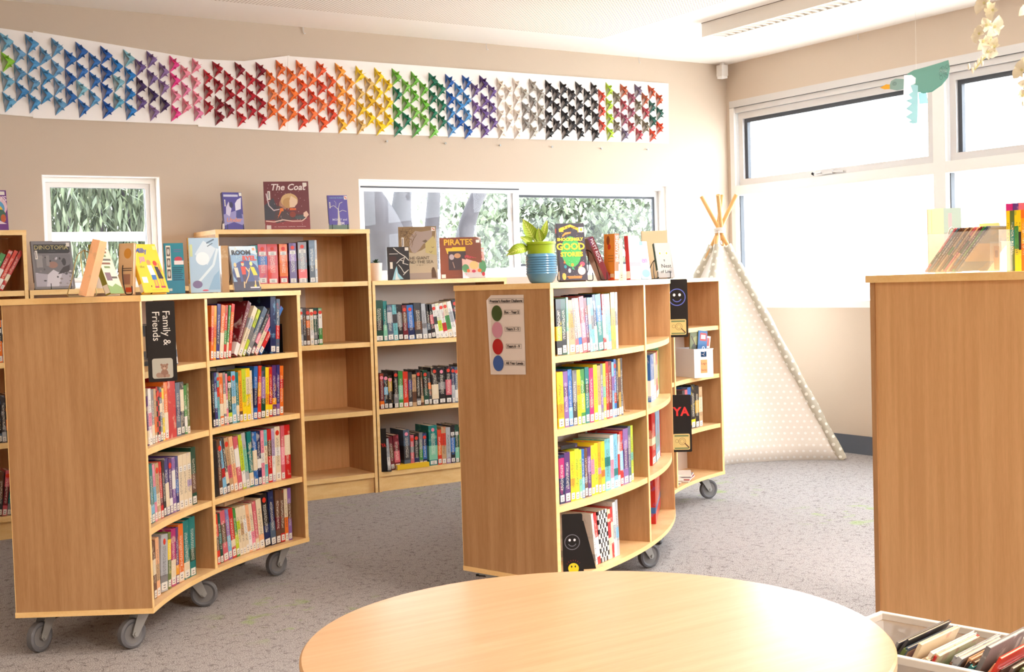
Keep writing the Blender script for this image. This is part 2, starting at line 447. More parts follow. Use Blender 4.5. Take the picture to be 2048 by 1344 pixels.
# ---- window_3.. : the tall window wall on the right, three bays
ZT0, ZT1 = 1.79, 1.86
def vx(b, x0, y0, z0, x1, y1, z1, m): b.box(x0, y0, z0, x1, y1, z1, m)
bays = [(6.93, 5.075), (5.075, 3.21), (3.21, 1.35), (1.35, -0.5), (-0.5, -3.3)]
for i, (ya, yb) in enumerate(bays):
    b = MB()
    X0, X1 = WX + 0.0, WX + 0.12
    b.box(X0, yb, ZW1 - 0.05, X1, ya, ZW1, ALU)
    b.box(X0 + 0.01, yb + 0.045, ZW1 - 0.09, X1, ya - 0.045, ZW1 - 0.052, ALU)
    b.box(X0 - 0.001, yb, ZW1 - 0.052, X0 + 0.01, ya, ZW1 - 0.05, GASK)
    b.box(X0 + 0.002, yb + 0.045, ZW0, X1, ya - 0.045, ZW0 + 0.045, WHITE)
    b.box(X0 + 0.002, yb + 0.045, ZT0, X1, ya - 0.045, ZT1, WHITE)
    b.box(X0, ya - 0.045, ZW0, X1, ya, ZW1 - 0.05, WHITE); b.box(X0, yb, ZW0, X1, yb + 0.045, ZW1 - 0.05, WHITE)
    w = struct('window_%d' % (i + 3), b)
    # awning sash above the transom
    b = MB(); Z0, Z1 = ZT1 + 0.002, ZW1 - 0.092; a_, c_ = ya - 0.06, yb + 0.06; f = 0.045
    for (p, q, r_, s_) in ((c_, a_, Z0, Z0 + f), (c_, a_, Z1 - f, Z1), (a_ - f, a_, Z0 + f, Z1 - f), (c_, c_ + f, Z0 + f, Z1 - f)):
        b.box(WX + 0.03, p, r_, WX + 0.085, q, s_, ALU)
    s = b.build('awning_sash', None, w)
    b = MB()
    g = 0.028
    for (p, q, r_, s_) in ((c_ + f, a_ - f, Z1 - f - g, Z1 - f), (a_ - f - g, a_ - f, Z0 + f, Z1 - f - g), (c_ + f, c_ + f + 0.01, Z0 + f, Z1 - f - g)):
        b.box(WX + 0.05, p, r_, WX + 0.08, q, s_, GASK)
    b.build('gasket', None, s)
    b = MB(); ym = (a_ + c_) / 2
    b.box(WX + 0.008, ym - 0.05, Z0 + 0.008, WX + 0.03, ym + 0.05, Z0 + 0.03, ALU)
    b.cyl((WX + 0.004, ym + 0.045, Z0 + 0.02), (WX - 0.02, ym + 0.085, Z0 + 0.012), 0.007, 10, ALU)
    b.cyl((WX - 0.02, ym + 0.085, Z0 + 0.012), (WX - 0.022, ym + 0.10, Z0 + 0.02), 0.01, 10, BLACK)
    b.cyl((WX + 0.02, ym - 0.04, Z0 + 0.02), (WX + 0.02, ym - 0.14, Z0 + 0.012), 0.006, 8, ALU)
    b.build('window_winder', None, w)
    b = MB(); b.box(WX + 0.062, c_ + f, Z0 + f, WX + 0.065, a_ - f, Z1 - f, GLASS); b.build('pane', None, w)
    b = MB(); b.box(WX + 0.062, yb + 0.045, ZW0 + 0.045, WX + 0.065, ya - 0.045, ZT0, GLASS); b.build('pane', None, w)
    b = MB(); b.box(WX + 0.04, ya - 0.053, ZW0 + 0.045, WX + 0.075, ya - 0.045, ZT0, GASK); b.build('gasket', None, w)

# ---- ceiling luminaires: one real batten, the others unseen and added as fill
LOUV = mat('white_louvre', (236, 230, 222), 0.4)
LDARK = mat('louvre_shadow_gap', (120, 110, 104), 0.6)
LITE = mat('fill_tube', (255, 240, 220), 0.4, emit=((255, 226, 190), 3.0))  # glow for the added fill battens only
LUML = ['white louvred batten light on the ceiling near the window corner', 'added louvred fill light over the middle bookcase, out of view',
        'added louvred fill light over the left bookcase, out of view', 'added louvred fill light by the left wall, out of view',
        'added louvred fill light behind the camera', 'added louvred fill light at the rear left', 'added louvred fill light at the rear right']
for i, (x, y, on) in enumerate(LUMS):
    t = thing('ceiling_light', LUML[i], 'ceiling light', (x, y, CZ), 0, 'louvred batten lights on the ceiling')
    b = MB(); z1 = -0.003; z0 = -0.085; w = 0.07; L = -2.4
    b.box(-w, L + 0.012, z0, -w + 0.012, -0.07, z1, LOUV); b.box(w - 0.012, L + 0.012, z0, w, -0.07, z1, LOUV)
    b.box(-w, L, z0, w, L + 0.012, z1, LOUV); b.box(-w, -0.07, z0, w, 0, z1, LOUV); b.box(-w + 0.013, L + 0.012, -0.03, w - 0.013, -0.07, z1, LOUV); b.box(-w - 0.002, L, -0.003, w + 0.002, 0.0, 0.0, LDARK)
    b.build('housing', None, t)
    b = MB()
    n = 40
    for k in range(n):
        yy = -0.09 - k * (2.28 / n)
        b.box(-w + 0.012, yy - 0.012, z0 + 0.002, w - 0.012, yy, z0 + 0.03, LOUV)
    b.build('louvre', None, t)
    b = MB(); b.cyl((0, L + 0.06, -0.045), (0, -0.09, -0.045), 0.008, 12, LITE if on else WHITE); b.build('tube', None, t, smooth=True)

# ---- sensor box in the corner, ceiling hooks
t = thing('motion_sensor', 'small white sensor box hanging from the ceiling in the room corner', 'sensor', (6.27, 6.88, CZ))
b = MB(); b.box(-0.03, -0.03, -0.10, 0.03, 0.03, -0.02, mat('sensor_shell', (226, 222, 218), 0.5)); b.box(-0.012, -0.012, -0.02, 0.012, 0.012, 0); b.build('housing', None, t, bevel=0.003)
b = MB(); b.box(-0.026, -0.026, -0.115, 0.026, 0.026, -0.1, WHITE); b.build('lens', None, t)
HK = [(3.04, WY - 0.01, 'above the orange paper birds'), (4.31, WY - 0.01, 'above the purple paper birds'), (5.56, WY - 0.01, 'above the maroon paper birds'), (WX - 0.01, 5.69, 'above the window wall')]
for x, y, s in HK:
    b = MB(); b.tube([(0, 0, 0), (0, 0, -0.03), (0.006, 0, -0.042), (0.014, 0, -0.036)], 0.0022, 6, ALU)
    o = b.build('ceiling_hook', None); o.location = (x, y, CZ); tag(o, 'tiny metal hook at the ceiling edge ' + s, 'hook', 'hooks along the ceiling edge')

# ================================================================ outdoors
GRND = mat('pale_concrete', (236, 232, 224), 0.9)
b = MB(); b.box(-8, WY + 0.2, -0.3, 30, 34, -0.25, GRND); b.box(WX + 0.2, -20, -0.3, 30, WY + 0.2, -0.25, GRND)
o = b.build('outdoor_paving', None); o['kind'] = 'structure'
BARK = mat('grey_bark', (176, 168, 174), 0.9)
N = NT(BARK); geo = N.n('ShaderNodeNewGeometry'); no = N.n('ShaderNodeTexNoise'); no.inputs['Scale'].default_value = 9; no.inputs['Detail'].default_value = 6
N.l(geo.outputs['Position'], no.inputs['Vector']); N.l(N.mix(no.outputs[0], (40, 38, 42), (66, 62, 66)), N.b.inputs['Base Color'])
def leafm(name, rgb):
    mt = mat(name, rgb, 0.6); N = NT(mt); oi = N.n('ShaderNodeNewGeometry')
    N.l(N.mix(oi.outputs['Random Per Island'], tuple(int(v * 0.6) for v in rgb), tuple(min(255, int(v * 1.35)) for v in rgb)), N.b.inputs['Base Color']); return mt
LEAFG = leafm('gum_leaf', (80, 90, 72))
LEAFY = leafm('pale_leaf', (150, 156, 110))
LEAFB = leafm('brown_leaf', (120, 96, 70))
def leaves(n, box, m, name, parent, size=(0.12, 0.02), droop=True, seed=1):
    rd = random.Random(seed); b = MB(); (x0, y0, z0, x1, y1, z1) = box
    cl = [(rd.uniform(x0, x1), rd.uniform(y0, y1), rd.uniform(z0, z1)) for _ in range(max(6, n // 40))]
    for _ in range(n):
        c = rd.choice(cl); s = size[0] * rd.uniform(0.7, 1.3); w = size[1] * rd.uniform(0.8, 1.3)
        p = Vector((c[0] + rd.gauss(0, 0.16), c[1] + rd.gauss(0, 0.16), c[2] + rd.gauss(0, 0.16)))
        M = Matrix.Translation(p) @ Matrix.Rotation(rd.uniform(0, 2 * PI), 4, 'Z') @ Matrix.Rotation(rd.gauss(0, 0.5) if droop else rd.uniform(0, 2 * PI), 4, 'X')
        b.faces([(0, 0, 0), (w, 0.2 * w, -s * 0.4), (0, 0, -s), (-w, 0.1 * w, -s * 0.45)], [(0, 1, 2, 3)], m, M)
    o = b.build(name, None, parent); return o
t = thing('gum_tree', 'grey-green gum tree foliage hanging outside the small square window', 'tree', (2.6, 10.0, -0.25))
b = MB(); b.tube([(0.9, 0.5, 0), (0.7, 0.4, 1.2), (0.6, 0.2, 2.2), (0.2, 0, 3.2)], 0.11, 10, BARK)
for q in range(7):
    b.tube([(0.6, 0.2, 2.6), (-0.3 + q * 0.1, -0.3, 2.9 - q * 0.05), (-0.6 + q * 0.22, -0.7, 2.2 - 0.1 * q), (-0.7 + q * 0.25, -0.8, 1.6)], 0.012, 6, BARK)
b.build('trunk', None, t, smooth=True)
leaves(13000, (-0.85, -0.8, 1.75, 1.4, 0.6, 2.75), LEAFG, 'foliage', t, (0.12, 0.012), True, 5)
t = thing('branching_tree', 'big grey forked tree trunks outside the long window', 'tree', (5.0, 10.2, -0.25))
b = MB()
def trunk(pts, r):
    P = [Vector(p) for p in pts]; Q = list(r); n = 16
    for _ in range(3):
        P2, Q2 = [P[0]], [Q[0]]
        for i in range(len(P) - 1):
            P2 += [P[i].lerp(P[i + 1], 0.25), P[i].lerp(P[i + 1], 0.75)]; Q2 += [Q[i] * 0.75 + Q[i + 1] * 0.25, Q[i] * 0.25 + Q[i + 1] * 0.75]
        P, Q = P2 + [P[-1]], Q2 + [Q[-1]]
    vs = []
    for i, p in enumerate(P):
        a = (P[min(i + 1, len(P) - 1)] - P[max(i - 1, 0)]).normalized()
        t_ = Vector((0, 1, 0)); t_ = (t_ - a * t_.dot(a)).normalized(); w_ = a.cross(t_)
        for k in range(n):
            an = 2 * PI * k / n; vs.append(p + t_ * (Q[i] * math.cos(an)) + w_ * (Q[i] * math.sin(an)))
    b.faces(vs, [(i * n + k, i * n + (k + 1) % n, (i + 1) * n + (k + 1) % n, (i + 1) * n + k) for i in range(len(P) - 1) for k in range(n)], BARK)
def tp(px, py, Y):
    v = on_y(px, py, Y); return (v.x - 5.0, v.y - 10.2, v.z + 0.25)
trunk([(tp(800, 560, 10.2)[0], 0, 0.0), tp(795, 540, 10.2), tp(757, 450, 10.2), tp(716, 370, 10.2), tp(680, 280, 10.2)], [0.3, 0.24, 0.2, 0.15, 0.1])
trunk([tp(797, 520, 10.2), tp(800, 440, 10.2), tp(806, 380, 10.2), tp(812, 280, 10.2)], [0.2, 0.1, 0.08, 0.07])
trunk([tp(860, 600, 10.4), tp(862, 480, 10.4), tp(868, 390, 10.4), tp(874, 280, 10.4)], [0.09, 0.075, 0.062, 0.055])
trunk([tp(905, 620, 10.3), tp(925, 490, 10.3), tp(940, 425, 10.3), tp(975, 350, 10.3), tp(1010, 290, 10.3)], [0.11, 0.09, 0.075, 0.065, 0.055])
b.build('trunk', None, t, smooth=True)
t = thing('dense_tree', 'tree with grey-green crown behind the right pane of the long window', 'tree', (9.3, 12.5, -0.25))
b = MB(); b.cyl((0.4, 0.5, 0), (0.2, 0.5, 2.2), 0.12, 12, BARK, 0.08); b.build('trunk', None, t)
leaves(9000, (-2.0, -0.5, 1.35, 0.9, 0.9, 2.7), leafm('olive_leaf', (98, 108, 88)), 'foliage', t, (0.11, 0.03), False, 8)
t = thing('pale_shrub', 'pale yellow-green shrubbery far outside the long window', 'shrub', (8.0, 17.0, -0.25))
leaves(1700, (-4.0, -0.5, 0.4, 2.6, 0.8, 2.9), leafm('faded_leaf', (186, 190, 150)), 'foliage', t, (0.22, 0.06), False, 12)
t = thing('white_railing', 'white metal railing outside the small square window', 'railing', (1.9, 8.6, -0.25))
rz = on_y(200, 473, 8.6).z + 0.25
b = MB(); b.box(-1.2, 0, rz - 0.03, 1.4, 0.05, rz + 0.03, WHITE)
for q in range(9): b.box(-1.15 + q * 0.3, 0.01, 0, -1.11 + q * 0.3, 0.04, rz - 0.03, WHITE)
b.box(-1.2, 0, 0.2, 1.4, 0.05, 0.25, WHITE); b.build('rail', None, t)

# ================================================================ bookcases
FY = 6.59      # front plane of the wall bookcases
SH = [0.117, 0.483, 0.882, 1.237]
def wall_case(name, label, x0, x1, top, backs, depth=0.355):
    t = thing(name, label, 'bookcase', (x0, FY, 0))
    w = x1 - x0; s = 0.018
    def bx(nm, a, m, bev=0):
        q = MB(); q.box(*a, m); return q.build(nm, None, t, bevel=bev)
    for xa in (0, w - s):
        sd = bx('side_panel', (xa, 0.002, 0, xa + s, depth, top - 0.025), W_V)
        q = MB(); q.box(xa, 0, 0, xa + s, 0.002, top - 0.025, W_E); q.build('edging', None, sd)
    q = MB(); q.box(-0.001, -0.002, top - 0.025, w + 0.001, depth, top, W_H); q.box(-0.001, -0.004, top - 0.025, w + 0.001, -0.002, top, W_E); q.build('top_panel', None, t)
    for z in SH:
        if z > top - 0.1: continue
        q = MB(); q.box(s, 0.006, z - 0.027, w - s, depth - 0.012, z, W_H); q.box(s, 0.004, z - 0.027, w - s, 0.006, z, W_E); q.build('shelf', None, t)
    bx('plinth', (s, 0.02, 0, w - s, 0.036, SH[0] - 0.027), W_E)
    q = MB()
    for (a, c, z0, z1, m) in backs: q.box(s + a * (w - 2 * s), depth - 0.012, z0, s + c * (w - 2 * s), depth - 0.002, z1, m)
    q.build('back_panel', None, t)
    return t
Z1C = 1.5375
wall_case('tall_bookcase', 'tall beech wall bookcase with mostly empty lower shelves', 2.327, 3.249, Z1C, [(0, 1, 0.1, 0.86, W_BK), (0, 0.72, 0.86, 1.51, BACKW), (0.72, 1, 0.86, 1.51, W_BK)])  # upper left of this back is paler than the rest
wall_case('low_bookcase', 'low beech wall bookcase under the long window, full of dark paperbacks', 3.256, 4.18, 1.237, [(0, 1, 0.1, 1.21, BACKW)])
wall_case('tall_bookcase', 'tall beech bookcase cut off by the photo\'s left edge', 0.43, 1.352, Z1C, [(0, 1, 0.1, 1.51, W_BK)])
wall_case('low_bookcase', 'low beech wall bookcase under the small square window', 1.358, 2.321, 1.237, [(0, 1, 0.1, 1.21, BACKW)])

TOPZ = 1.197
MS = [0.148, 0.409, 0.679, 0.938]
RI, RO, RM = 1.94, 2.398, 2.172
class Mod:
    """one curved wheeled bookcase: a ring sector with centre c; front side is 'in' or 'out'"""
    def __init__(s, c, a0, a1, side):
        s.c = Vector((c[0], c[1], 0)); s.a0, s.a1, s.side = a0, a1, side
        s.rf = RI if side == 'in' else RO
        s.sg = 1 if a1 > a0 else -1
    def pt(s, r, a, z=0): return s.c + Vector((r * math.cos(R(a)), r * math.sin(R(a)), z))
    def at(s, a, inset=0.03):
        """point behind the front edge and heading with local +Y going into the shelf"""
        r = s.rf + (inset if s.side == 'in' else -inset)
        return s.pt(r, a), (R(a) - PI / 2 if s.side == 'in' else R(a) + PI / 2)
    def ang(s, px, z, inset=0.03):
        lo, hi = s.a0 - 4 * s.sg, s.a1 + 4 * s.sg
        for _ in range(40):
            mid = (lo + hi) / 2; p, _r = s.at(mid, inset); p = Vector((p.x, p.y, z))
            if proj(p)[0] < px: lo = mid
            else: hi = mid
        return (lo + hi) / 2
    def step(s, a, dist, inset=0.03):
        r = s.rf + (inset if s.side == 'in' else -inset)
        return a + s.sg * math.degrees(dist / r)
def sector(q, M, r0, r1, a0, a1, z0, z1, m, me=None, n=22):
    A = [a0 + (a1 - a0) * i / n for i in range(n + 1)]
    pts = [(M.pt(r1, a).x, M.pt(r1, a).y) for a in A] + [(M.pt(r0, a).x, M.pt(r0, a).y) for a in reversed(A)]
    k = len(pts)
    bb = q.faces([(p[0], p[1], z0) for p in pts] + [(p[0], p[1], z1) for p in pts], [], m)
    N_ = n + 1
    def F(ix, mm):
        f = q.bm.faces.new([bb[i] for i in ix]); f.material_index = q.mi(mm)
    for i in range(n):
        a_, b_, c_, d_ = i, i + 1, k - 2 - i, k - 1 - i
        F((a_, b_, c_, d_), m); F((k + a_, k + b_, k + c_, k + d_), m)
        F((a_, b_, k + b_, k + a_), me or m); F((d_, c_, k + c_, k + d_), me or m)
    F((0, k - 1, 2 * k - 1, k), me or m); F((n, n + 1, k + n + 1, k + n), me or m)
def radial(q, M, r0, r1, a, z0, z1, th, m):
    """upright board along a radius, th thick, growing towards +angle side if th>0"""
    d = Vector((-math.sin(R(a)), math.cos(R(a)), 0)) * th
    p, w = M.pt(r0, a), M.pt(r1, a)
    q.prism([(p.x, p.y), (w.x, w.y), (w.x + d.x, w.y + d.y), (p.x + d.x, p.y + d.y)], z0, z1, m)
def caster(parent, p, yaw, brake=False):
    q = MB(); T = Matrix.Translation(p) @ Matrix.Rotation(yaw, 4, 'Z')
    def V(x, y, z): return T @ Vector((x, y, z))
    # fork: top plate and two raked cheeks
    q.box(-0.04, -0.035, 0.126, 0.04, 0.035, 0.130, STEEL, T)
    q.cyl(V(0, 0, 0.112), V(0, 0, 0.127), 0.024, 16, STEEL)
    for sy in (-1, 1):
        y0, y1 = sy * 0.019, sy * 0.022
        P = [(-0.028, 0.118), (0.022, 0.118), (0.048, 0.052), (0.040, 0.040), (0.026, 0.042)]
        vs = [V(x, y0, z) for x, z in P] + [V(x, y1, z) for x, z in P]; n = len(P)
        q.faces(vs, [tuple(range(n)), tuple(range(2 * n - 1, n - 1, -1))] + [(i, (i + 1) % n, n + (i + 1) % n, n + i) for i in range(n)], STEEL)
        q.cyl(V(0.036, sy * 0.018, 0.052), V(0.036, sy * 0.028, 0.052), 0.007, 10, STEEL)
    q.box(-0.028, -0.022, 0.112, 0.024, 0.022, 0.119, STEEL, T)
    f = q.build('caster', None, parent)
    q = MB(); pr = []
    W_ = 0.014
    def ring(r, y): return [V(0.036 + r * math.cos(2 * PI * k / 28), y, 0.052 + r * math.sin(2 * PI * k / 28)) for k in range(28)]
    prof = [(0.034, -W_ * 0.7), (0.042, -W_), (0.050, -W_ * 0.75), (0.0515, 0), (0.050, W_ * 0.75), (0.042, W_), (0.034, W_ * 0.7)]
    vs = []
    for r_, y in prof: vs += ring(r_, y)
    q.faces(vs, [(k * 28 + i, k * 28 + (i + 1) % 28, (k + 1) * 28 + (i + 1) % 28, (k + 1) * 28 + i) for k in range(len(prof) - 1) for i in range(28)], RUBBER)
    q.cyl(V(0.036, -W_ * 0.7, 0.052), V(0.036, W_ * 0.7, 0.052), 0.0345, 28, HUB)
    q.cyl(V(0.036, -W_, 0.052), V(0.036, W_, 0.052), 0.012, 16, HUB)
    q.build('wheel', None, f, smooth=True)
    if brake:
        q = MB(); q.box(-0.065, -0.012, 0.098, -0.015, 0.012, 0.106, BLACK, T); q.box(-0.05, -0.014, 0.104, -0.02, 0.014, 0.112, STEEL, T)
        q.build('brake_lever', None, f)
def mobile(name, label, M, casters):
    t = thing(name, label, 'bookcase', (M.pt(RM, (M.a0 + M.a1) / 2).x, M.pt(RM, (M.a0 + M.a1) / 2).y, 0))
    inv = Matrix.Translation(-t.location)
    def fin(q, nm, **k):
        o = q.build(nm, None, t, **k); o.data.transform(inv); return o
    a0, a1, sg = M.a0, M.a1, M.sg
    q = MB(); sector(q, M, RI - 0.004, RO + 0.004, a0 - 0.08 * sg, a1 + 0.08 * sg, TOPZ - 0.02, TOPZ, W_H, W_E); fin(q, 'top_panel')
    q = MB(); sector(q, M, RI - 0.002, RO + 0.002, a0 - 0.03 * sg, a1 + 0.03 * sg, 0.13, 0.148, W_H, W_E); fin(q, 'bottom_panel')
    th = 0.018 * sg
    for a, tt in ((a0, th), (a1, -th)):
        q = MB(); radial(q, M, RI + 0.002, RO - 0.002, a, 0.148, TOPZ - 0.02, tt, W_V)
        radial(q, M, RI, RI + 0.002, a, 0.148, TOPZ - 0.02, tt, W_E); radial(q, M, RO - 0.002, RO, a, 0.148, TOPZ - 0.02, tt, W_E); fin(q, 'end_panel')
    am = (a0 + a1) / 2
    q = MB(); radial(q, M, RI + 0.006, RO - 0.006, am, 0.148, TOPZ - 0.02, 0.018, W_V)
    radial(q, M, RI + 0.004, RI + 0.006, am, 0.148, TOPZ - 0.02, 0.018, W_E); radial(q, M, RO - 0.006, RO - 0.004, am, 0.148, TOPZ - 0.02, 0.018, W_E); fin(q, 'divider')
    e = math.degrees(0.018 / 2.1) * sg
    q = MB(); sector(q, M, RM - 0.005, RM + 0.005, a0 + e, a1 - e, 0.148, TOPZ - 0.02, BACKW); fin(q, 'back_panel')
    for z in MS[1:]:
        for (p_, q_) in ((a0 + e, am), (am + math.degrees(0.018 / 2.1), a1 - e)) if sg > 0 else ((a0 + e, am + math.degrees(0.018 / 2.1)), (am, a1 - e)):
            for (ra, rb_) in ((RI + 0.008, RM - 0.006), (RM + 0.006, RO - 0.008)):
                q = MB(); sector(q, M, ra, rb_, p_, q_, z - 0.022, z, W_H, W_E, n=12); fin(q, 'shelf')
    for (r_, a, yaw, br) in casters:
        p = M.pt(r_, a) - t.location
        caster(t, Vector((p.x, p.y, 0)), yaw, br)
    return t
ML = Mod((2.856, 3.154), 148.2, 112.9, 'in')
MM = Mod((1.800, 5.910), -73.9, -38.6, 'out')
MF = Mod((5.154, 3.244), 141.4, 106.5, 'in')
mobile('curved_bookcase', 'curved double-sided beech bookcase on grey wheels with Family and Friends sign', ML,
       [(RO - 0.07, 146.2, R(215), True), (RI + 0.07, 145.9, R(200), False), (RI + 0.09, 131.5, R(-20), False), (RI + 0.08, 115.2, R(200), False), (RO - 0.08, 131, R(20), False), (RO - 0.08, 115, R(20), False)])
mobile('curved_bookcase', 'curved double-sided beech bookcase on wheels bearing the reading challenge poster', MM,
       [(RO - 0.07, -71.5, R(30), False), (RI + 0.07, -71.5, R(-60), True), (RO - 0.085, -52.5, R(0), True), (RO - 0.08, -41, R(40), False), (RI + 0.07, -41, R(10), False)])
mobile('curved_bookcase', 'curved beech bookcase on wheels beside the tent, with YA sign', MF,
       [(RI + 0.07, 138.5, R(20), False), (RI + 0.085, 109.2, R(-10), True), (RO - 0.08, 138, R(20), False), (RO - 0.08, 109, R(20), False)])

# straight bookcase on the right, seen from behind
RX, RY = 2.985, 2.640
t = thing('straight_bookcase', 'beech bookcase at the right edge seen from its plain back', 'bookcase', (RX, RY, 0))
def bx(nm, a, m, bev=0):
    q = MB(); q.box(*a, m); return q.build(nm, None, t, bevel=bev)
RW, RD, RT = 0.93, 0.40, 1.190
bx('side_panel', (0.0, -0.018, 0.13, RD, 0, RT - 0.022), W_V); bx('side_panel', (0.0, -RW, 0.13, RD, -RW + 0.018, RT - 0.022), W_V)
bx('back_panel', (0.004, -RW + 0.018, 0.148, 0.014, -0.018, RT - 0.022), W_BK)
bx('top_panel', (-0.012, -RW - 0.006, RT - 0.022, RD, 0.006, RT), W_E)
bx('bottom_panel', (0, -RW, 0.13, RD, 0, 0.148), W_H)
for z in MS[1:]: bx('shelf', (0.014, -RW + 0.018, z - 0.02, RD - 0.01, -0.018, z), W_H)
for (x, y) in ((0.05, -0.06), (0.05, -RW + 0.06), (RD - 0.05, -0.06), (RD - 0.05, -RW + 0.06)): caster(t, Vector((x, y, 0)), R(200))

# ---------------------------------------------------------------- round table
TX, TY, TZ, TR = 1.31, 1.81, 0.56, 0.522
t = thing('round_table', 'round pale maple table in the foreground', 'table', (TX, TY, 0))
b = MB(); b.lathe([(TR - 0.004, TZ - 0.024), (TR, TZ - 0.020), (TR, TZ - 0.004), (TR - 0.004, TZ)], 128, TABLE); b.build('table_top', None, t, smooth=True)
for k in range(4):
    a = R(45 + 90 * k); b = MB(); b.cyl((0.36 * math.cos(a), 0.36 * math.sin(a), 0), (0.36 * math.cos(a), 0.36 * math.sin(a), TZ - 0.024), 0.02, 20, STEEL); b.build('leg', None, t, smooth=True)
b = MB(); b.box(-0.3, -0.3, TZ - 0.06, 0.3, 0.3, TZ - 0.024, STEEL); b.build('under_frame', None, t)

# ================================================================ books
COL = dict(black=(30, 26, 28), charcoal=(62, 60, 64), grey=(128, 126, 128), silver=(176, 178, 182), white=(232, 228, 222), cream=(226, 208, 176),
    tan=(192, 156, 116), brown=(104, 68, 48), maroon=(110, 26, 38), red=(196, 34, 34), scarlet=(216, 56, 34), orange=(228, 112, 34), amber=(232, 158, 30),
    yellow=(240, 208, 30), lime=(190, 208, 50), green=(64, 138, 66), moss=(96, 112, 58), forest=(26, 70, 52), teal=(18, 118, 116), aqua=(110, 180, 186),
    sky=(124, 182, 214), blue=(44, 104, 178), navy=(30, 40, 84), indigo=(56, 52, 118), purple=(86, 48, 110), violet=(134, 98, 160), lilac=(176, 156, 190),
    magenta=(178, 36, 108), pink=(232, 140, 160), rose=(206, 96, 108), peach=(236, 176, 130), slate=(80, 98, 118), mint=(130, 196, 164), gold=(192, 150, 60))
CN = dict(sky='sky-blue', forest='dark-green', slate='blue-grey', mint='mint-green', aqua='pale-teal')
def cname(c): return '-'.join(CN.get(x, x) for x in c.split('/'))
LABELS = {}
ORD = ['first', 'second', 'third', 'fourth', 'fifth', 'sixth', 'seventh', 'eighth', 'ninth', 'tenth', 'eleventh', 'twelfth', 'thirteenth',
       'fourteenth', 'fifteenth', 'sixteenth', 'seventeenth', 'eighteenth', 'nineteenth', 'twentieth', 'twenty-first', 'twenty-second', 'twenty-third', 'twenty-fourth']
def rgba(c): return (*lin(COL[c]), 1)
def book(w, d, h, c, loc, rotz, label, group, lean=0.0, flags='', cat='book', name='book', pitch=0.0):
    """spine faces local -Y, w thick (X), d deep (Y), h tall"""
    cs = c.split('/')
    b = MB(); k = min(0.0022, w * 0.2)
    m = COVERK if 'k' in flags else (COVERP if 'p' in flags else COVER)
    b.box(0, 0, 0, k, d, h); b.box(w - k, 0, 0, w, d, h); b.box(k, 0, 0, w - k, k, h)
    o = b.build(name, m)
    o.color = rgba(cs[0]); o['tone'] = [float(x) for x in rgba(cs[-1] if len(cs) > 1 else {'black': 'charcoal', 'white': 'silver'}.get(cs[0], 'cream'))]
    if lean >= 0: M = Matrix.Translation((w, 0, 0)) @ Matrix.Rotation(lean, 4, 'Y') @ Matrix.Translation((-w, 0, 0))
    else: M = Matrix.Rotation(lean, 4, 'Y')
    if pitch: M = Matrix.Rotation(-pitch, 4, 'X') @ M
    o.matrix_world = Matrix.Translation(loc) @ Matrix.Rotation(rotz, 4, 'Z') @ M
    tag(o, label, cat, group)
    b = MB(); b.box(k, k, 0.003, w - k, d - 0.003, h - 0.003); b.build('page_block', PAGES, o)
    if 'n' not in flags and w > 0.005:
        b = MB(); lz = 0.003 + 0.005 * random.random(); b.box(w * 0.13, -0.0007, lz, w * 0.87, 0, lz + 0.022 + 0.006 * random.random()); b.build('call_number_label', LAB2, o)
    if 'd' in flags and w > 0.007:
        r_ = min(0.011, w * 0.49)
        b = MB(); b.cyl((w / 2, -0.0009, h - 0.026), (w / 2, 0, h - 0.026), r_, 16); q = b.build('round_sticker', DOT, o)
        q.color = rgba('pink' if 'P' in flags else 'scarlet')
    if 'l' in flags:
        b = MB(); b.box(w * 0.12, -0.0008, h - 0.062, w * 0.88, 0, h - 0.042); b.build('number_sticker', LAB2, o)
    return o
class Line:
    """straight shelf front along +X at plane Y"""
    def __init__(s, Y): s.Y = Y; s.sg = 1
    def at(s, a, inset=0): return Vector((a, s.Y + inset, 0)), 0.0
    def ang(s, px, z, inset=0):
        lo, hi = -1.0, 6.0
        for _ in range(40):
            mid = (lo + hi) / 2
            if proj((mid, s.Y + inset, z))[0] < px: lo = mid
            else: hi = mid
        return (lo + hi) / 2
    def step(s, a, dist, inset=0): return a + dist
BL = Line(FY)
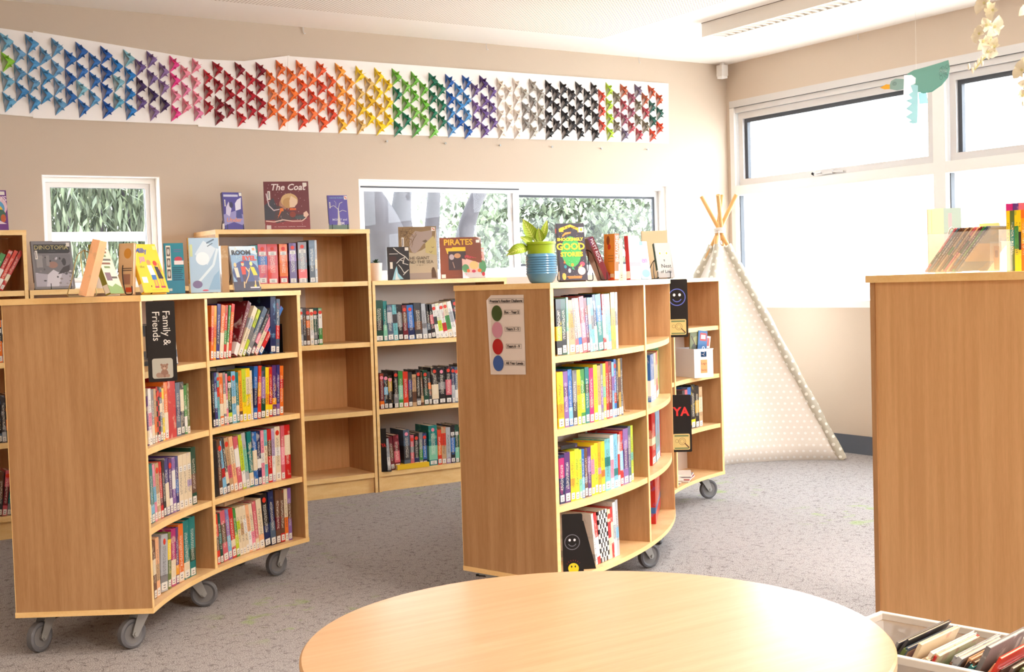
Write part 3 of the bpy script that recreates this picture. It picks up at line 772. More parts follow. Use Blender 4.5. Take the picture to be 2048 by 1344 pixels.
def row(F, z, px0, px1, spec, phrase, group, inset=0.03, d=0.135, kind='paperback'):
    items = []
    for tk in spec.split(','):
        f = tk.split(); w = float(f[0]); h = float(f[1]) / 100; c = f[2]; lean = float(f[3]) if len(f) > 3 else 0.0; fl = f[4] if len(f) > 4 else ''
        items.append([w, h, c, lean, fl])
    s0, s1 = F.ang(px0, z, inset), F.ang(px1, z, inset)
    p0, _ = F.at(s0, inset); p1, _ = F.at(s1, inset)
    if isinstance(F, Mod):
        rr = F.rf + (inset if F.side == 'in' else -inset); total = abs(R(s1 - s0)) * rr
    else: total = s1 - s0
    W = sum(i[0] for i in items); sc_ = total / W
    used = {}
    s = s0; prev = None
    for n_, (w, h, c, lean, fl) in enumerate(items):
        sp_ = w * sc_
        # leaning books take up more of the shelf than their thickness
        wd_ = sp_ * math.cos(R(lean)) * 0.965
        dd_ = min(d, 0.2)
        if 'g' not in fl:
            cn = cname(c)
            size = ('slim ' if wd_ < 0.009 else 'thick ' if wd_ > 0.03 else '')
            lab = f"{size}{cn} {kind} right of the {prev} one, {phrase}" if prev else f"leftmost {size}{cn} {kind}, {phrase}"
            if lab in LABELS: lab = f"{size}{cn} {kind}, {ORD[n_]} from left, {phrase}"
            LABELS[lab] = 1
            p, rz = F.at(F.step(s, sp_ / 2, inset), inset)
            X = Vector((math.cos(rz), math.sin(rz), 0))
            org = p - X * (wd_ / 2)
            book(wd_, dd_, h, c, (org.x, org.y, z + 0.0005), rz, lab, group, R(lean), fl)
            prev = cn
        s = F.step(s, sp_, inset)
rows = []
def RW_(*a, **k): row(*a, **k)
# ---- left curved bookcase, left bay
gL = 'books in the left curved bookcase'
PL = "left trolley's left bay, %s shelf"; PR = "left trolley's right bay, %s shelf"
RW_(ML, MS[3], 349, 357, "8 15 slate -8", PL % 'top', gL)
RW_(ML, MS[2], 297, 381, "4 17 purple,8 19.5 white/pink,7 19 grey,6 19 tan/orange,8 19.5 red/black 0 kd,6 19 slate 0 d,5 18.5 yellow,9 20.5 orange,18 22.5 red 0 np,10 19.5 slate/navy,8 19.5 charcoal,6 18 green/white,5 18.5 moss", PL % 'second', gL)
RW_(ML, MS[1], 300, 395, "6 20 brown -3,8 20.5 teal/sky -4,6 20 pink/sky -4,8 20 tan -3 d,6 20 red/maroon -3 d,6 20 black/charcoal -2,8 20.5 indigo -2,6 20 purple/white -1 d,7 20 violet/white,6 20 indigo/blue,9 20 cream 0 l,8 20 cream 0 l,8 20 cream/lilac 0 l,9 21.5 forest/brown", PL % 'third', gL)
RW_(ML, MS[0], 309, 393, "7 20 brown,8 20.5 peach/tan,16 20 silver/grey 6 d,7 20 moss/yellow 5,10 20.5 magenta 4,6 20.5 purple/amber 3,10 21 orange 2,11 21.5 teal 1,11 22 teal/forest 1", PL % 'bottom', gL)
# ---- right bay
RW_(ML, MS[3], 421, 447, "6 21 orange/red 6,5 21 amber/orange 6,7 21.5 indigo/navy 7,8 21 orange/cream 8", PR % 'top', gL)
RW_(ML, MS[3], 447, 462, "5 21 red/green 8,4 21 green/cream 10,6 21.5 scarlet/orange 11", PR % 'top', gL)
RW_(ML, MS[3], 466, 524, "10 24 maroon/white 28 n,11 22.5 cream/silver 33,7 21.5 lime/grey 34,12 22.5 slate/grey 36,8 22.5 charcoal/pink 37,10 23 pink/cream 38,10 24 blue/red 40", PR % 'top', gL, d=0.15)
RW_(ML, MS[3], 541, 559, "9 24.5 navy/sky 3 p,6 22.5 slate/red 4", PR % 'top', gL, d=0.15)
RW_(ML, MS[2], 427, 567, "5 21 black,6 21 indigo/sky,5 21 aqua/scarlet 0 d,8 20.5 orange,6 20.5 grey,4 20 pink/white,8 20.5 forest/lime 0 dl,9 20.5 sky 0 d,6 20 teal,7 20.5 amber/brown,8 21 lime/yellow,9 21 yellow,4 20 cream,8 21.5 blue/navy 4,7 21.5 scarlet/amber 5,9 21 forest/violet 4,7 20.5 yellow/amber 3,7 20.5 red/yellow 3,8 21 purple/amber 2,6 21 indigo/violet 3,7 20.5 orange/red 3", PR % 'second', gL)
RW_(ML, MS[1], 430, 583, "10 21.5 black -2 np,8 22 brown/charcoal -3,9 21 sky/red -9 d,6 22.5 charcoal -9,8 22 tan/rose -9 d,8 22 peach/cream -8,9 21.5 rose/white -7,7 22 lime/white -6,7 22.5 silver/mint -6,8 22.5 teal -3,8 22 blue -1,7 22 navy/white -1,6 22 pink/white,6 22 aqua/cream,8 22 red/brown,6 22 lilac/white,10 22.5 cream/white 0 d,7 22.5 rose/pink 1,11 22.5 red 0 n", PR % 'third', gL)
RW_(ML, MS[0], 436, 585, "6 19.5 scarlet/brown -4,6 19.5 forest/teal -5,10 20 rose/brown -6,7 20 violet/sky -6,8 20 red/cream -6,6 19.5 green/lime -7,6 19.5 cream/lime -7,6 19.5 cream/tan -7,6 19.5 cream/white -7,6 19.5 peach/white -7,6 19.5 cream/pink -7,6 20 rose/cream -6,9 20.5 cream/peach -5,11 22 black/navy -5 d,9 22.5 navy/slate -3,8 22.5 brown/maroon 0,7 22 brown/red 0,6 22 cream/orange,6 22 violet/brown", PR % 'bottom', gL)
# ---- middle curved bookcase, left bay
gM = 'books in the middle curved bookcase'
QL = "middle trolley's left bay, %s shelf"; QR = "middle trolley's right bay, %s shelf"
RW_(MM, MS[3], 1114, 1237, "10 20 black/yellow 0 P,9 20 forest/black -1,4 20.5 mint,12 19.5 tan/gold,8 20 grey/rose -5,7 20 cream/blue -7,10 20.5 rose/pink -6,6 20 maroon/purple -6,6 20 sky/cream -5,6 20 aqua/grey -5,6 21 navy -5,13 21 teal/blue -5,7 21 red/white -3,6 21 mint/cream -3,7 21 sky/aqua -3,12 21.5 gold/yellow -1 n,6 21.5 white/grey", QL % 'top', gM)
RW_(MM, MS[2], 1117, 1247, "12 20 yellow/amber -1,9 20 violet/purple -1,8 20.5 blue/sky -1,9 20 grey/charcoal,8 20 yellow/amber,9 20 green/lime -1,9 20.5 teal/forest,10 20 magenta/rose,9 21 yellow/lime,8 20.5 tan/cream,6 21 grey/violet,7 21 lime/mint,7 21.5 red/scarlet,9 21.5 maroon/rose,6 21 sky/violet,6 22 blue/red 0 d,6 21.5 black/charcoal,7 22 gold/brown,6 22 charcoal/grey", QL % 'second', gM)
RW_(MM, MS[1], 1120, 1268, "9 17.5 navy/magenta,10 18 purple/navy,8 18 yellow/amber,8 18.5 lime/yellow,5 18 lime/mint,5 18 blue/sky,6 18 brown/grey,7 18 purple/violet,7 18.5 yellow/pink,7 19 yellow/lime,7 19 amber/pink,8 19 yellow/orange,13 19.5 aqua/teal,8 20.5 white/pink,10 20.5 sky/teal,6 20 white/scarlet 2,9 21 red/sky -1,14 21.5 violet/purple 0,8 22 slate/grey,7 22 lime/mint", QL % 'third', gM)
RW_(MM, MS[0], 1192, 1240, "4 19.5 white/silver -8,6 19.5 red/white -8 n,6 19.5 black/white -5 kn,6 19.5 charcoal/white -5 kn,7 19.5 black/white -5 kn,6 19 cream/red -4 dn,5 19.5 red/cream -4 n,6 21 white/silver -3 n,6 21.5 silver/sky -3 n", QL % 'bottom', gM, d=0.17)
# right bay (seen past the divider)
RW_(MM, MS[2], 1302, 1324, "4 20 blue/white,3 20 cream/white,4 20 rose/silver,4 20 yellow/cream,9 23 mint/teal 0 np", QR % 'second', gM, inset=0.06)
RW_(MM, MS[1], 1305, 1322, "3 22 red,6 22 sky/aqua,9 23 scarlet/red 0 p", QR % 'third', gM, inset=0.06)
RW_(MM, MS[0], 1308, 1324, "9 20 red/blue -3 n,3 20 maroon/cream -3", QR % 'bottom', gM, inset=0.07)
# ---- far curved bookcase
gF = 'books in the far curved bookcase'
PF = "%s shelf of the bookcase beside the tent"
RW_(MF, MS[1] + 0.0, 1366, 1406, "7 21 charcoal/white,6 21 rose/cream,8 22 blue/silver,9 23 black/yellow,8 22 black/gold,7 21 tan/cream", PF % 'third', gF)
# ---- wall bookcases
gT = 'books in the tall wall bookcase'
RW_(BL, 1.237, 504, 636, "9 21.5 teal/sky 0 dl,12 22 rose/blue 0 dl,14 22 red/scarlet 0 dl,2 5 black 0 g,11 22 orange/red 0 dl,2 5 black 0 g,10 22.5 purple/violet 0 dl,2 5 black 0 g,12 23 grey/scarlet 0 dl,3 5 black 0 g,8 24 slate/black 0,3 24 silver 0", 'tall wall bookcase, top shelf', gT, d=0.16)
RW_(BL, 0.882, 601, 646, "7 21 silver/grey 0 dl,7 21.5 charcoal/brown,8 21 brown/orange 0 dl,8 20.5 cream/white 0 dl,8 21 forest/grey 0 dl,3 21 black,8 21 green/white 0 dl", 'tall wall bookcase, second shelf', gT, d=0.16)
gB = 'books in the low wall bookcase'
RW_(BL, 0.882, 752, 938, "14 24 forest/black,7 23.5 teal/mint 0,11 21 slate/silver -2,8 21 aqua/charcoal -3,9 21 black/grey -3,9 20.5 maroon/brown -2 d,12 20.5 blue/navy -3 d,14 21.5 charcoal/brown -2,9 21 silver/grey -4,7 20.5 black/slate -4,8 20.5 black/rose -7,7 20.5 white/charcoal -8 d,8 21 white/lime -9,8 21 white/red -10 d,9 21.5 cream/green -11 d,9 22 white/silver -12,10 23 black/rose -11 d,10 23 charcoal/rose -11 d", 'low wall bookcase, top shelf', gB, d=0.15)
RW_(BL, 0.483, 761, 944, "8 21 maroon/orange 0 dP,8 20.5 black/sky 0 dP,8 19.5 black/gold 0 dP,3 5 black 0 g,9 22 black/grey 0 d,9 21.5 green/mint,10 21 scarlet/red,8 20.5 charcoal/indigo,8 19 tan/brown 0 n,9 21.5 black/grey 0 d,6 20 brown/tan -3 n,10 21 forest/black -2 d,6 20 charcoal/orange -3,14 22.5 black/cream -1 d,14 22 black/grey -1 dP,12 22.5 black/rose 0 d,7 22 navy/silver 0 d,7 21.5 slate/white 0 d,8 21.5 grey/forest 0 d,9 22.5 black/scarlet 0 d,10 23 brown/black 0 d", 'low wall bookcase, middle shelf', gB, d=0.16)
RW_(BL, 0.117, 776, 944, "6 19 silver/white -3,8 20 maroon/brown -4,11 20.5 maroon/rose -3,7 5 black 0 g,12 23 slate/charcoal -1 dP,7 19.5 rose/grey 0 d,10 20 black/navy 0 d,7 20.5 grey/green,8 20 navy/blue 0 d,4 5 black 0 g,17 24 teal/mint 0 dP,8 21 scarlet/orange,9 22.5 tan/scarlet,9 22 silver/violet,9 23 black/blue 0 l,8 23 forest/mint 0 l,9 21.5 black/green 0 d,10 21.5 black/grey 0 d,6 20 charcoal/red", 'low wall bookcase, bottom shelf', gB, d=0.17)
gE = "books in the bookcase at the photo's left edge"
PE = "left-edge bookcase, %s shelf"
RW_(BL, 1.237, -34, 6, "12 20 green/teal 26 n,9 22 red/white 27 d,9 22 scarlet/white 28 d,9 22 red/cream 29 d", PE % 'top', gE, d=0.15)
RW_(BL, 0.882, -40, 18, "9 21 brown/tan,9 21 maroon,9 21 slate,10 21 charcoal/orange,9 21 orange/black 0 l,9 21 silver/charcoal 0 l,3 21 black", PE % 'second', gE)
RW_(BL, 0.483, -40, 24, "9 23 red/black,9 23 black,9 23 charcoal/grey,9 23 forest,9 23.5 black/slate 0,9 23.5 charcoal/silver 0,10 24 black/orange 0", PE % 'third', gE)
RW_(BL, 0.117, -40, 28, "9 22 tan,9 22 navy/sky,9 22 grey,10 22 brown/red 4 d,9 22 brown/charcoal 5,10 22.5 rose/maroon 7 d,9 22 grey/teal 8,6 20 tan/cream 8", PE % 'bottom', gE)

# ================================================================ books on show, covers to the front
def flat(name, rgb): return mat('ink_' + name, rgb, 0.4)
def ink(rgb):
    return mat('ink_%d_%d_%d' % rgb, rgb, 0.4, coat=0.2)
FM = {}
def art_mesh(art, w, h, parent, name='cover_art', y=0.0, dz=0.0):
    """flat printed shapes in cover coordinates u,v (0..1), lying on the face y"""
    b = MB(); lay = 0.00025; n = 0
    for a in art:
        k = a[0]
        if k == 't': continue
        n += 1; y1 = y - lay * (1 + 0.12 * n)
        if k == 'e':
            _, cx, cy, rx, ry, c = a
            P = [((cx + rx * math.cos(2 * PI * i / 20)) * w, (cy + ry * math.sin(2 * PI * i / 20)) * h) for i in range(20)]
        elif k == 'r':
            _, u0, v0, u1, v1, c = a; P = [(u0 * w, v0 * h), (u1 * w, v0 * h), (u1 * w, v1 * h), (u0 * w, v1 * h)]
        elif k == 'p': P = [(u * w, v * h) for u, v in a[1]]; c = a[2]
        elif k == 'l':      # line strip with width
            _, pts, wd, c = a
            for (p, q) in zip(pts, pts[1:]):
                p = Vector((p[0] * w, p[1] * h)); q = Vector((q[0] * w, q[1] * h)); d = (q - p).normalized() * wd * w; nn = Vector((-d.y, d.x)) * 0.5
                P = [p + nn, p - nn, q - nn, q + nn]
                b.faces([(v.x, y1, v.y + dz) for v in P], [(0, 1, 2, 3)], ink(c))
            continue
        b.faces([(u, y1, v + dz) for u, v in P], [tuple(range(len(P)))], ink(c))
    if n: b.build(name, None, parent)
    for a in art:
        if a[0] != 't': continue
        _, body, cx, cy, size, c = a[:6]; ex = a[6] if len(a) > 6 else {}
        rot = ex.get('rot', 0)
        M = Matrix.Translation((cx * w, y - 0.0011, cy * h + dz)) @ Matrix.Rotation(R(rot), 4, 'Y') @ FRONT
        text_mesh(body, size * w, ink(c), ex.get('n', 'title'), parent, M, 0.0002, sx=ex.get('sx', 1.0), bold=ex.get('b', 0) * w, shear=ex.get('sh', 0))
def cam_rot(p): return math.atan2(p.y, p.x) - PI / 2
def disp(label, F, z, pxl, pxr, hpx, cover, spine, art, inset=0.1, yaw=0, pitch=8, t=0.015, spr=False, group=None, pages=True, lab=True):
    a = F.ang(pxl, z, inset); p, _ = F.at(a, inset); p = Vector((p.x, p.y, z))
    rz = cam_rot(p) + R(yaw); X = Vector((math.cos(rz), math.sin(rz), 0))
    lo, hi = 0.01, 0.6
    for _ in range(40):
        mid = (lo + hi) / 2
        if proj(p + X * mid)[0] < pxr: lo = mid
        else: hi = mid
    w = lo; h = hpx * proj(p)[2] / FPX / math.cos(R(pitch))
    b = MB(); k = 0.002
    mc, ms = ink(cover), ink(spine)
    b.box(0, 0, 0, w, k, h, mc); b.box(0, t - k, 0, w, t, h, mc)
    if spr: b.box(w - k, 0, 0, w + 0.0003, t, h, ms)
    else: b.box(-0.0003, 0, 0, k, t, h, ms)
    o = b.build('picture_book', None)
    o.matrix_world = Matrix.Translation((p.x, p.y, z + 0.0015 + t * math.sin(R(pitch)))) @ Matrix.Rotation(rz, 4, 'Z') @ Matrix.Rotation(-R(pitch), 4, 'X')
    tag(o, label, 'book', group)
    b = MB(); b.box(k if not spr else 0.003, k, 0.003, w - (0.003 if not spr else k), t - k, h - 0.003); b.build('page_block', PAGES, o)
    if lab and t > 0.01:
        sx_ = w if spr else 0
        b = MB()
        if spr: b.box(w + 0.0003, 0.001, 0.005, w + 0.001, t - 0.001, 0.035)
        else: b.box(-0.001, 0.001, 0.005, -0.0003, t - 0.001, 0.035)
        b.build('call_number_label', LABEL, o)
    art_mesh(art, w, h, o)
    return o, w, h
STK = [('r', 0.87, 0.91, 0.97, 0.98, (236, 230, 222)), ('p', [(0.89, 0.96), (0.95, 0.92), (0.96, 0.935), (0.90, 0.97)], (214, 70, 50))]
BAR = [('r', 0.08, 0.62, 0.14, 0.80, (236, 232, 226)), ('r', 0.095, 0.64, 0.115, 0.78, (120, 116, 120))]
rnd = random.Random(3)
def stars(n, c, x0=0.05, x1=0.95, y0=0.05, y1=0.95, r=0.007):
    return [('e', rnd.uniform(x0, x1), rnd.uniform(y0, y1), r, r * 0.8, c) for _ in range(n)]
G1 = 'picture books displayed on top of the bookcases'
# grey fantasy book
art = [('r', 0.05, 0.05, 0.95, 0.72, (118, 116, 122)), ('p', [(0.05, 0.05), (0.95, 0.05), (0.95, 0.3), (0.7, 0.36), (0.4, 0.3), (0.05, 0.34)], (172, 170, 184)),
       ('p', [(0.3, 0.05), (0.6, 0.05), (0.7, 0.3), (0.5, 0.4), (0.35, 0.3)], (206, 204, 214)), ('e', 0.5, 0.5, 0.12, 0.07, (156, 122, 112)), ('e', 0.78, 0.56, 0.05, 0.08, (64, 62, 66)),
       ('p', [(0.6, 0.3), (0.9, 0.36), (0.92, 0.5), (0.75, 0.45)], (70, 66, 70)), ('r', 0.1, 0.45, 0.25, 0.7, (150, 148, 150)), ('r', 0.34, 0.48, 0.42, 0.7, (142, 140, 142)),
       ('p', [(0.06, 0.77), (0.1, 0.74), (0.9, 0.74), (0.95, 0.77), (0.95, 0.93), (0.06, 0.93)], (62, 62, 66)),
       ('t', 'DINOTOPIA', 0.49, 0.86, 0.155, (226, 214, 150), {'b': 0.002}), ('t', 'A land apart from time'[:0] or '~~~~~', 0.5, 0.785, 0.06, (150, 150, 150))] + [('r', 0.87, 0.88, 0.95, 0.96, (232, 226, 220))] + BAR
for _ in range(26): art.insert(6, ('e', rnd.uniform(.08, .92), rnd.uniform(.08, .68), rnd.uniform(.01, .04), rnd.uniform(.008, .03), rnd.choice([(90, 88, 94), (196, 194, 204), (138, 132, 136), (60, 60, 64)])))
disp('large grey book with pale gold lettering leaning on wire stand', BL, 1.237, 70, 151, 97, (132, 130, 134), (70, 48, 48), art, 0.13, 12, 13, 0.016, group=G1)
# purple book far left
art = [('e', 0.6, 0.6, 0.4, 0.3, (226, 190, 200)), ('e', 0.62, 0.55, 0.3, 0.22, (92, 160, 200)), ('e', 0.7, 0.5, 0.16, 0.12, (232, 190, 60)), ('e', 0.8, 0.38, 0.14, 0.14, (70, 110, 90)), ('e', 0.86, 0.3, 0.08, 0.1, (190, 90, 50)),
       ('p', [(0.3, 0.16), (0.95, 0.16), (0.6, 0.3)], (226, 206, 214)), ('t', 'OWS', 0.72, 0.78, 0.24, (236, 214, 230), {'b': 0.004}), ('r', 0.78, 0.88, 0.95, 0.97, (236, 230, 222))] + stars(30, (220, 180, 220))
disp('purple patterned picture book on the left-edge bookcase', BL, Z1C, -48, 18, 82, (104, 50, 128), (80, 40, 100), art, 0.12, 8, 10, 0.018, group=G1)
# horse rider novel
art = [('p', [(0, 0.1), (0.5, 0.2), (1, 0.1), (1, 0.4), (0.6, 0.5), (0, 0.4)], (150, 146, 200)), ('p', [(0.3, 0.35), (0.42, 0.55), (0.3, 0.75), (0.15, 0.6), (0.12, 0.42)], (206, 200, 226)), ('p', [(0.62, 0.5), (0.9, 0.55), (0.95, 0.86), (0.75, 0.8), (0.62, 0.7)], (222, 220, 238)),
       ('p', [(0.62, 0.3), (0.95, 0.3), (0.9, 0.52), (0.66, 0.5)], (70, 76, 140)), ('e', 0.42, 0.66, 0.1, 0.08, (58, 52, 90)), ('r', 0.06, 0.88, 0.8, 0.94, (200, 200, 224)),
       ('t', 'Under Fallow'[:5], 0.5, 0.25, 0.3, (228, 150, 96), {'b': 0.004, 'sh': 0.2})] + [('r', 0.86, 0.9, 0.99, 0.99, (236, 230, 222))] + BAR
disp('small blue-purple novel with white horse cover, on tall bookcase', BL, Z1C, 450, 489, 75, (76, 70, 150), (44, 32, 66), art, 0.10, 18, 8, 0.03, group=G1)
# The Coat
art = [('p', [(0.0, 0.0), (1, 0), (1, 0.25), (0.0, 0.2)], (146, 70, 78)), ('p', [(0.0, 0.5), (0.2, 0.66), (0.3, 0.4), (0.28, 0.2), (0, 0.2)], (74, 76, 88)),
       ('e', 0.42, 0.52, 0.09, 0.12, (180, 132, 110)), ('p', [(0.28, 0.5), (0.38, 0.47), (0.5, 0.38), (0.62, 0.32), (0.9, 0.3), (0.93, 0.2), (0.6, 0.2), (0.25, 0.13), (0.2, 0.25)], (86, 74, 80)),
       ('e', 0.56, 0.6, 0.19, 0.15, (214, 178, 128)), ('e', 0.53, 0.55, 0.12, 0.11, (196, 154, 104)), ('p', [(0.6, 0.7), (0.73, 0.62), (0.735, 0.54), (0.66, 0.46), (0.56, 0.46), (0.56, 0.6)], (236, 208, 180)),
       ('p', [(0.33, 0.3), (0.42, 0.44), (0.36, 0.45), (0.28, 0.22)], (226, 110, 60)), ('r', 0.34, 0.38, 0.42, 0.44, (236, 130, 70)), ('r', 0.56, 0.4, 0.7, 0.44, (232, 112, 58)),
       ('e', 0.62, 0.31, 0.07, 0.06, (150, 74, 66)), ('p', [(0.66, 0.27), (0.88, 0.3), (0.9, 0.22), (0.7, 0.2)], (84, 92, 98)),
       ('p', [(0.86, 0.34), (0.93, 0.38), (0.98, 0.3), (0.92, 0.24), (0.86, 0.27)], (236, 202, 184)),
       ('l', [(0.05, 0.75), (0.1, 0.5), (0.2, 0.4), (0.33, 0.42)], 0.022, (222, 206, 214)), ('l', [(0.02, 0.18), (0.2, 0.16), (0.4, 0.2), (0.6, 0.17), (0.82, 0.17), (0.92, 0.24)], 0.022, (236, 206, 196)),
       ('t', 'The Coat', 0.53, 0.875, 0.2, (240, 228, 226), {'b': 0.004, 'sh': 0.25}), ('t', '~ ~~~~ ~~~ ~~~~', 0.55, 0.06, 0.09, (236, 210, 210)), ('r', 0.87, 0.9, 0.96, 0.97, (236, 230, 222)), ('r', 0.03, 0.01, 0.13, 0.09, (226, 218, 214))] + BAR + stars(46, (226, 190, 196))
disp('large maroon picture book with flying blond girl on tall bookcase', BL, Z1C, 531, 621, 97, (118, 62, 70), (96, 44, 46), art, 0.10, 4, 7, 0.012, group=G1)
# Molly and Pim
art = [('r', 0, 0, 1, 0.13, (116, 140, 130)), ('p', [(0.42, 0.12), (0.47, 0.35), (0.5, 0.62), (0.54, 0.62), (0.56, 0.35), (0.6, 0.12)], (222, 218, 206)),
       ('l', [(0.52, 0.58), (0.3, 0.7), (0.15, 0.66)], 0.03, (206, 204, 200)), ('l', [(0.52, 0.5), (0.72, 0.56), (0.92, 0.52)], 0.03, (206, 204, 200)), ('l', [(0.52, 0.6), (0.6, 0.76), (0.75, 0.8)], 0.03, (206, 204, 200)), ('l', [(0.4, 0.64), (0.42, 0.78), (0.34, 0.84)], 0.02, (190, 188, 206)),
       ('t', 'MOLLY and', 0.55, 0.28, 0.15, (214, 216, 236), {'b': 0.002}), ('t', 'PIM', 0.62, 0.17, 0.2, (222, 222, 240), {'b': 0.004}), ('t', 'MARTINE MURRAY', 0.47, 0.92, 0.085, (150, 206, 226))] + [('r', 0.84, 0.87, 0.99, 0.98, (236, 230, 222)), ('p', [(0.86, 0.95), (0.95, 0.89), (0.97, 0.91), (0.88, 0.97)], (220, 70, 50))] + BAR
disp('small violet book with white tree cover on tall bookcase', BL, Z1C, 659, 699, 69, (104, 98, 178), (60, 60, 84), art, 0.10, 10, 13, 0.012, group=G1)
# Giant and the Sea
art = [('r', 0, 0, 1, 0.12, (176, 160, 150)), ('p', [(0, 0.4), (0, 1), (1, 1), (0.94, 0.7), (0.6, 0.55), (0.4, 0.5), (0.2, 0.52)], (150, 124, 90)),
       ('p', [(0.28, 0.62), (0.34, 0.52), (0.42, 0.49), (0.55, 0.57), (0.65, 0.67), (0.78, 0.7), (0.88, 0.8), (0.9, 0.93), (0.6, 0.9), (0.45, 0.92), (0.3, 0.82)], (176, 158, 150)),
       ('p', [(0.62, 0.72), (0.72, 0.68), (0.78, 0.7), (0.72, 0.75)], (118, 100, 86)), ('p', [(0.7, 0.68), (0.92, 0.82), (0.98, 0.7), (0.98, 0.45), (0.7, 0.5)], (206, 190, 130)),
       ('l', [(0.8, 0.52), (0.84, 0.5), (0.88, 0.53)], 0.012, (110, 90, 80)), ('l', [(0.86, 0.61), (0.89, 0.59), (0.93, 0.61)], 0.012, (110, 90, 80)),
       ('p', [(0.84, 0.02), (0.84, 0.16), (0.87, 0.22), (0.91, 0.22), (0.95, 0.14), (0.97, 0.02)], (104, 74, 52)), ('t', 'THE GIANT', 0.5, 0.4, 0.115, (66, 56, 54)), ('t', 'AND THE SEA', 0.54, 0.325, 0.115, (66, 56, 54)), ('t', '~ o ~', 0.54, 0.27, 0.08, (110, 96, 90))] + STK + BAR
for q in range(40): art.insert(3, ('l', [(rnd.uniform(0, .5), rnd.uniform(.75, 1)), (rnd.uniform(0, .4), rnd.uniform(.6, .95))], 0.008, rnd.choice([(120, 92, 60), (182, 150, 106), (96, 74, 54)])))
disp('tall beige picture book with a giant face on its cover', BL, 1.237, 800, 876, 106, (204, 188, 160), (120, 100, 80), art, 0.17, 2, 6, 0.012, group=G1)
art = [('l', [(0.3, 0.97), (0.55, 0.82), (0.82, 0.7), (0.98, 0.58)], 0.035, (226, 224, 218)), ('l', [(0.42, 0.5), (0.6, 0.62), (0.8, 0.68), (0.7, 0.5), (0.95, 0.45)], 0.03, (220, 218, 212)), ('l', [(0.5, 0.46), (0.62, 0.36), (0.75, 0.2), (0.96, 0.3), (0.7, 0.14)], 0.03, (216, 214, 208)),
       ('l', [(0.6, 0.6), (0.75, 0.56), (0.72, 0.48)], 0.03, (220, 218, 212)), ('p', [(0.2, 0.0), (0.34, 0.3), (0.42, 0.42), (0.48, 0.2), (0.72, 0.02)], (150, 206, 226)), ('p', [(0.33, 0.0), (0.4, 0.3), (0.45, 0.1), (0.55, 0.0)], (226, 240, 246)),
       ('r', 0.1, 0.56, 0.42, 0.72, (64, 40, 44)), ('r', 0.1, 0.78, 0.5, 0.8, (196, 196, 196)), ('r', 0.82, 0.88, 0.98, 0.98, (236, 230, 222)), ('r', 0.12, 0.34, 0.24, 0.54, (226, 222, 212))]
disp('small black book with white line drawing and icy blue glow', BL, 1.237, 776, 820, 66, (44, 42, 48), (34, 32, 38), art, 0.10, 3, 7, 0.012, group=G1)
art = [('p', [(0.14, 0.74), (0.42, 0.74), (0.42, 0.6), (0.18, 0.6)], (236, 190, 60)), ('r', 0.3, 0.6, 0.62, 0.76, (240, 196, 40)), ('r', 0.2, 0.2, 0.62, 0.66, (66, 48, 56)), ('e', 0.28, 0.52, 0.06, 0.07, (186, 170, 180)), ('e', 0.42, 0.55, 0.08, 0.06, (204, 150, 110)), ('l', [(0.3, 0.4), (0.34, 0.25)], 0.02, (160, 130, 120)),
       ('t', 'PIRATES', 0.45, 0.875, 0.195, (228, 176, 52), {'b': 0.006, 'sx': 1.0}), ('t', '~~~~  ~~~~', 0.45, 0.06, 0.07, (170, 84, 44)), ('r', 0.88, 0.86, 0.97, 0.93, (236, 230, 222)), ('r', 0.02, 0.01, 0.12, 0.1, (232, 226, 222))]
disp('large rust-brown book with yellow pirate title and ship photo', BL, 1.237, 882, 965, 82, (134, 66, 42), (110, 56, 40), art, 0.15, 6, 7, 0.014, group=G1)
art = [('p', [(0, 0), (1, 0), (1, 0.16), (0.7, 0.2), (0.4, 0.17), (0, 0.2)], (214, 206, 208)), ('e', 0.14, 0.32, 0.16, 0.14, (88, 150, 100)), ('e', 0.9, 0.36, 0.16, 0.22, (92, 156, 106)), ('e', 0.52, 0.42, 0.2, 0.14, (238, 196, 130)), ('e', 0.5, 0.22, 0.09, 0.05, (206, 60, 90)), ('e', 0.26, 0.24, 0.07, 0.06, (226, 110, 60)), ('e', 0.76, 0.24, 0.09, 0.06, (226, 120, 50)),
       ('e', 0.1, 0.1, 0.08, 0.07, (206, 44, 60)), ('e', 0.92, 0.12, 0.07, 0.07, (206, 44, 60)), ('t', 'TALLEST', 0.52, 0.8, 0.2, (206, 56, 76), {'b': 0.008}), ('t', 'PRINCESS', 0.52, 0.7, 0.2, (206, 56, 76), {'b': 0.008}), ('r', 0.86, 0.86, 0.98, 0.95, (236, 230, 222))]
art[-3:-1] = [('t', 'TALLEST', 0.52, 0.8, 0.2, (206, 56, 76), {'b': 0.006}), ('t', 'PRINCESS', 0.52, 0.7, 0.185, (206, 56, 76), {'b': 0.006})]
disp('small pink book with strawberry garden cover before rust-brown book', BL, 1.237, 926, 971, 60, (240, 190, 178), (206, 90, 100), art, 0.09, 8, 10, 0.010, group=G1)

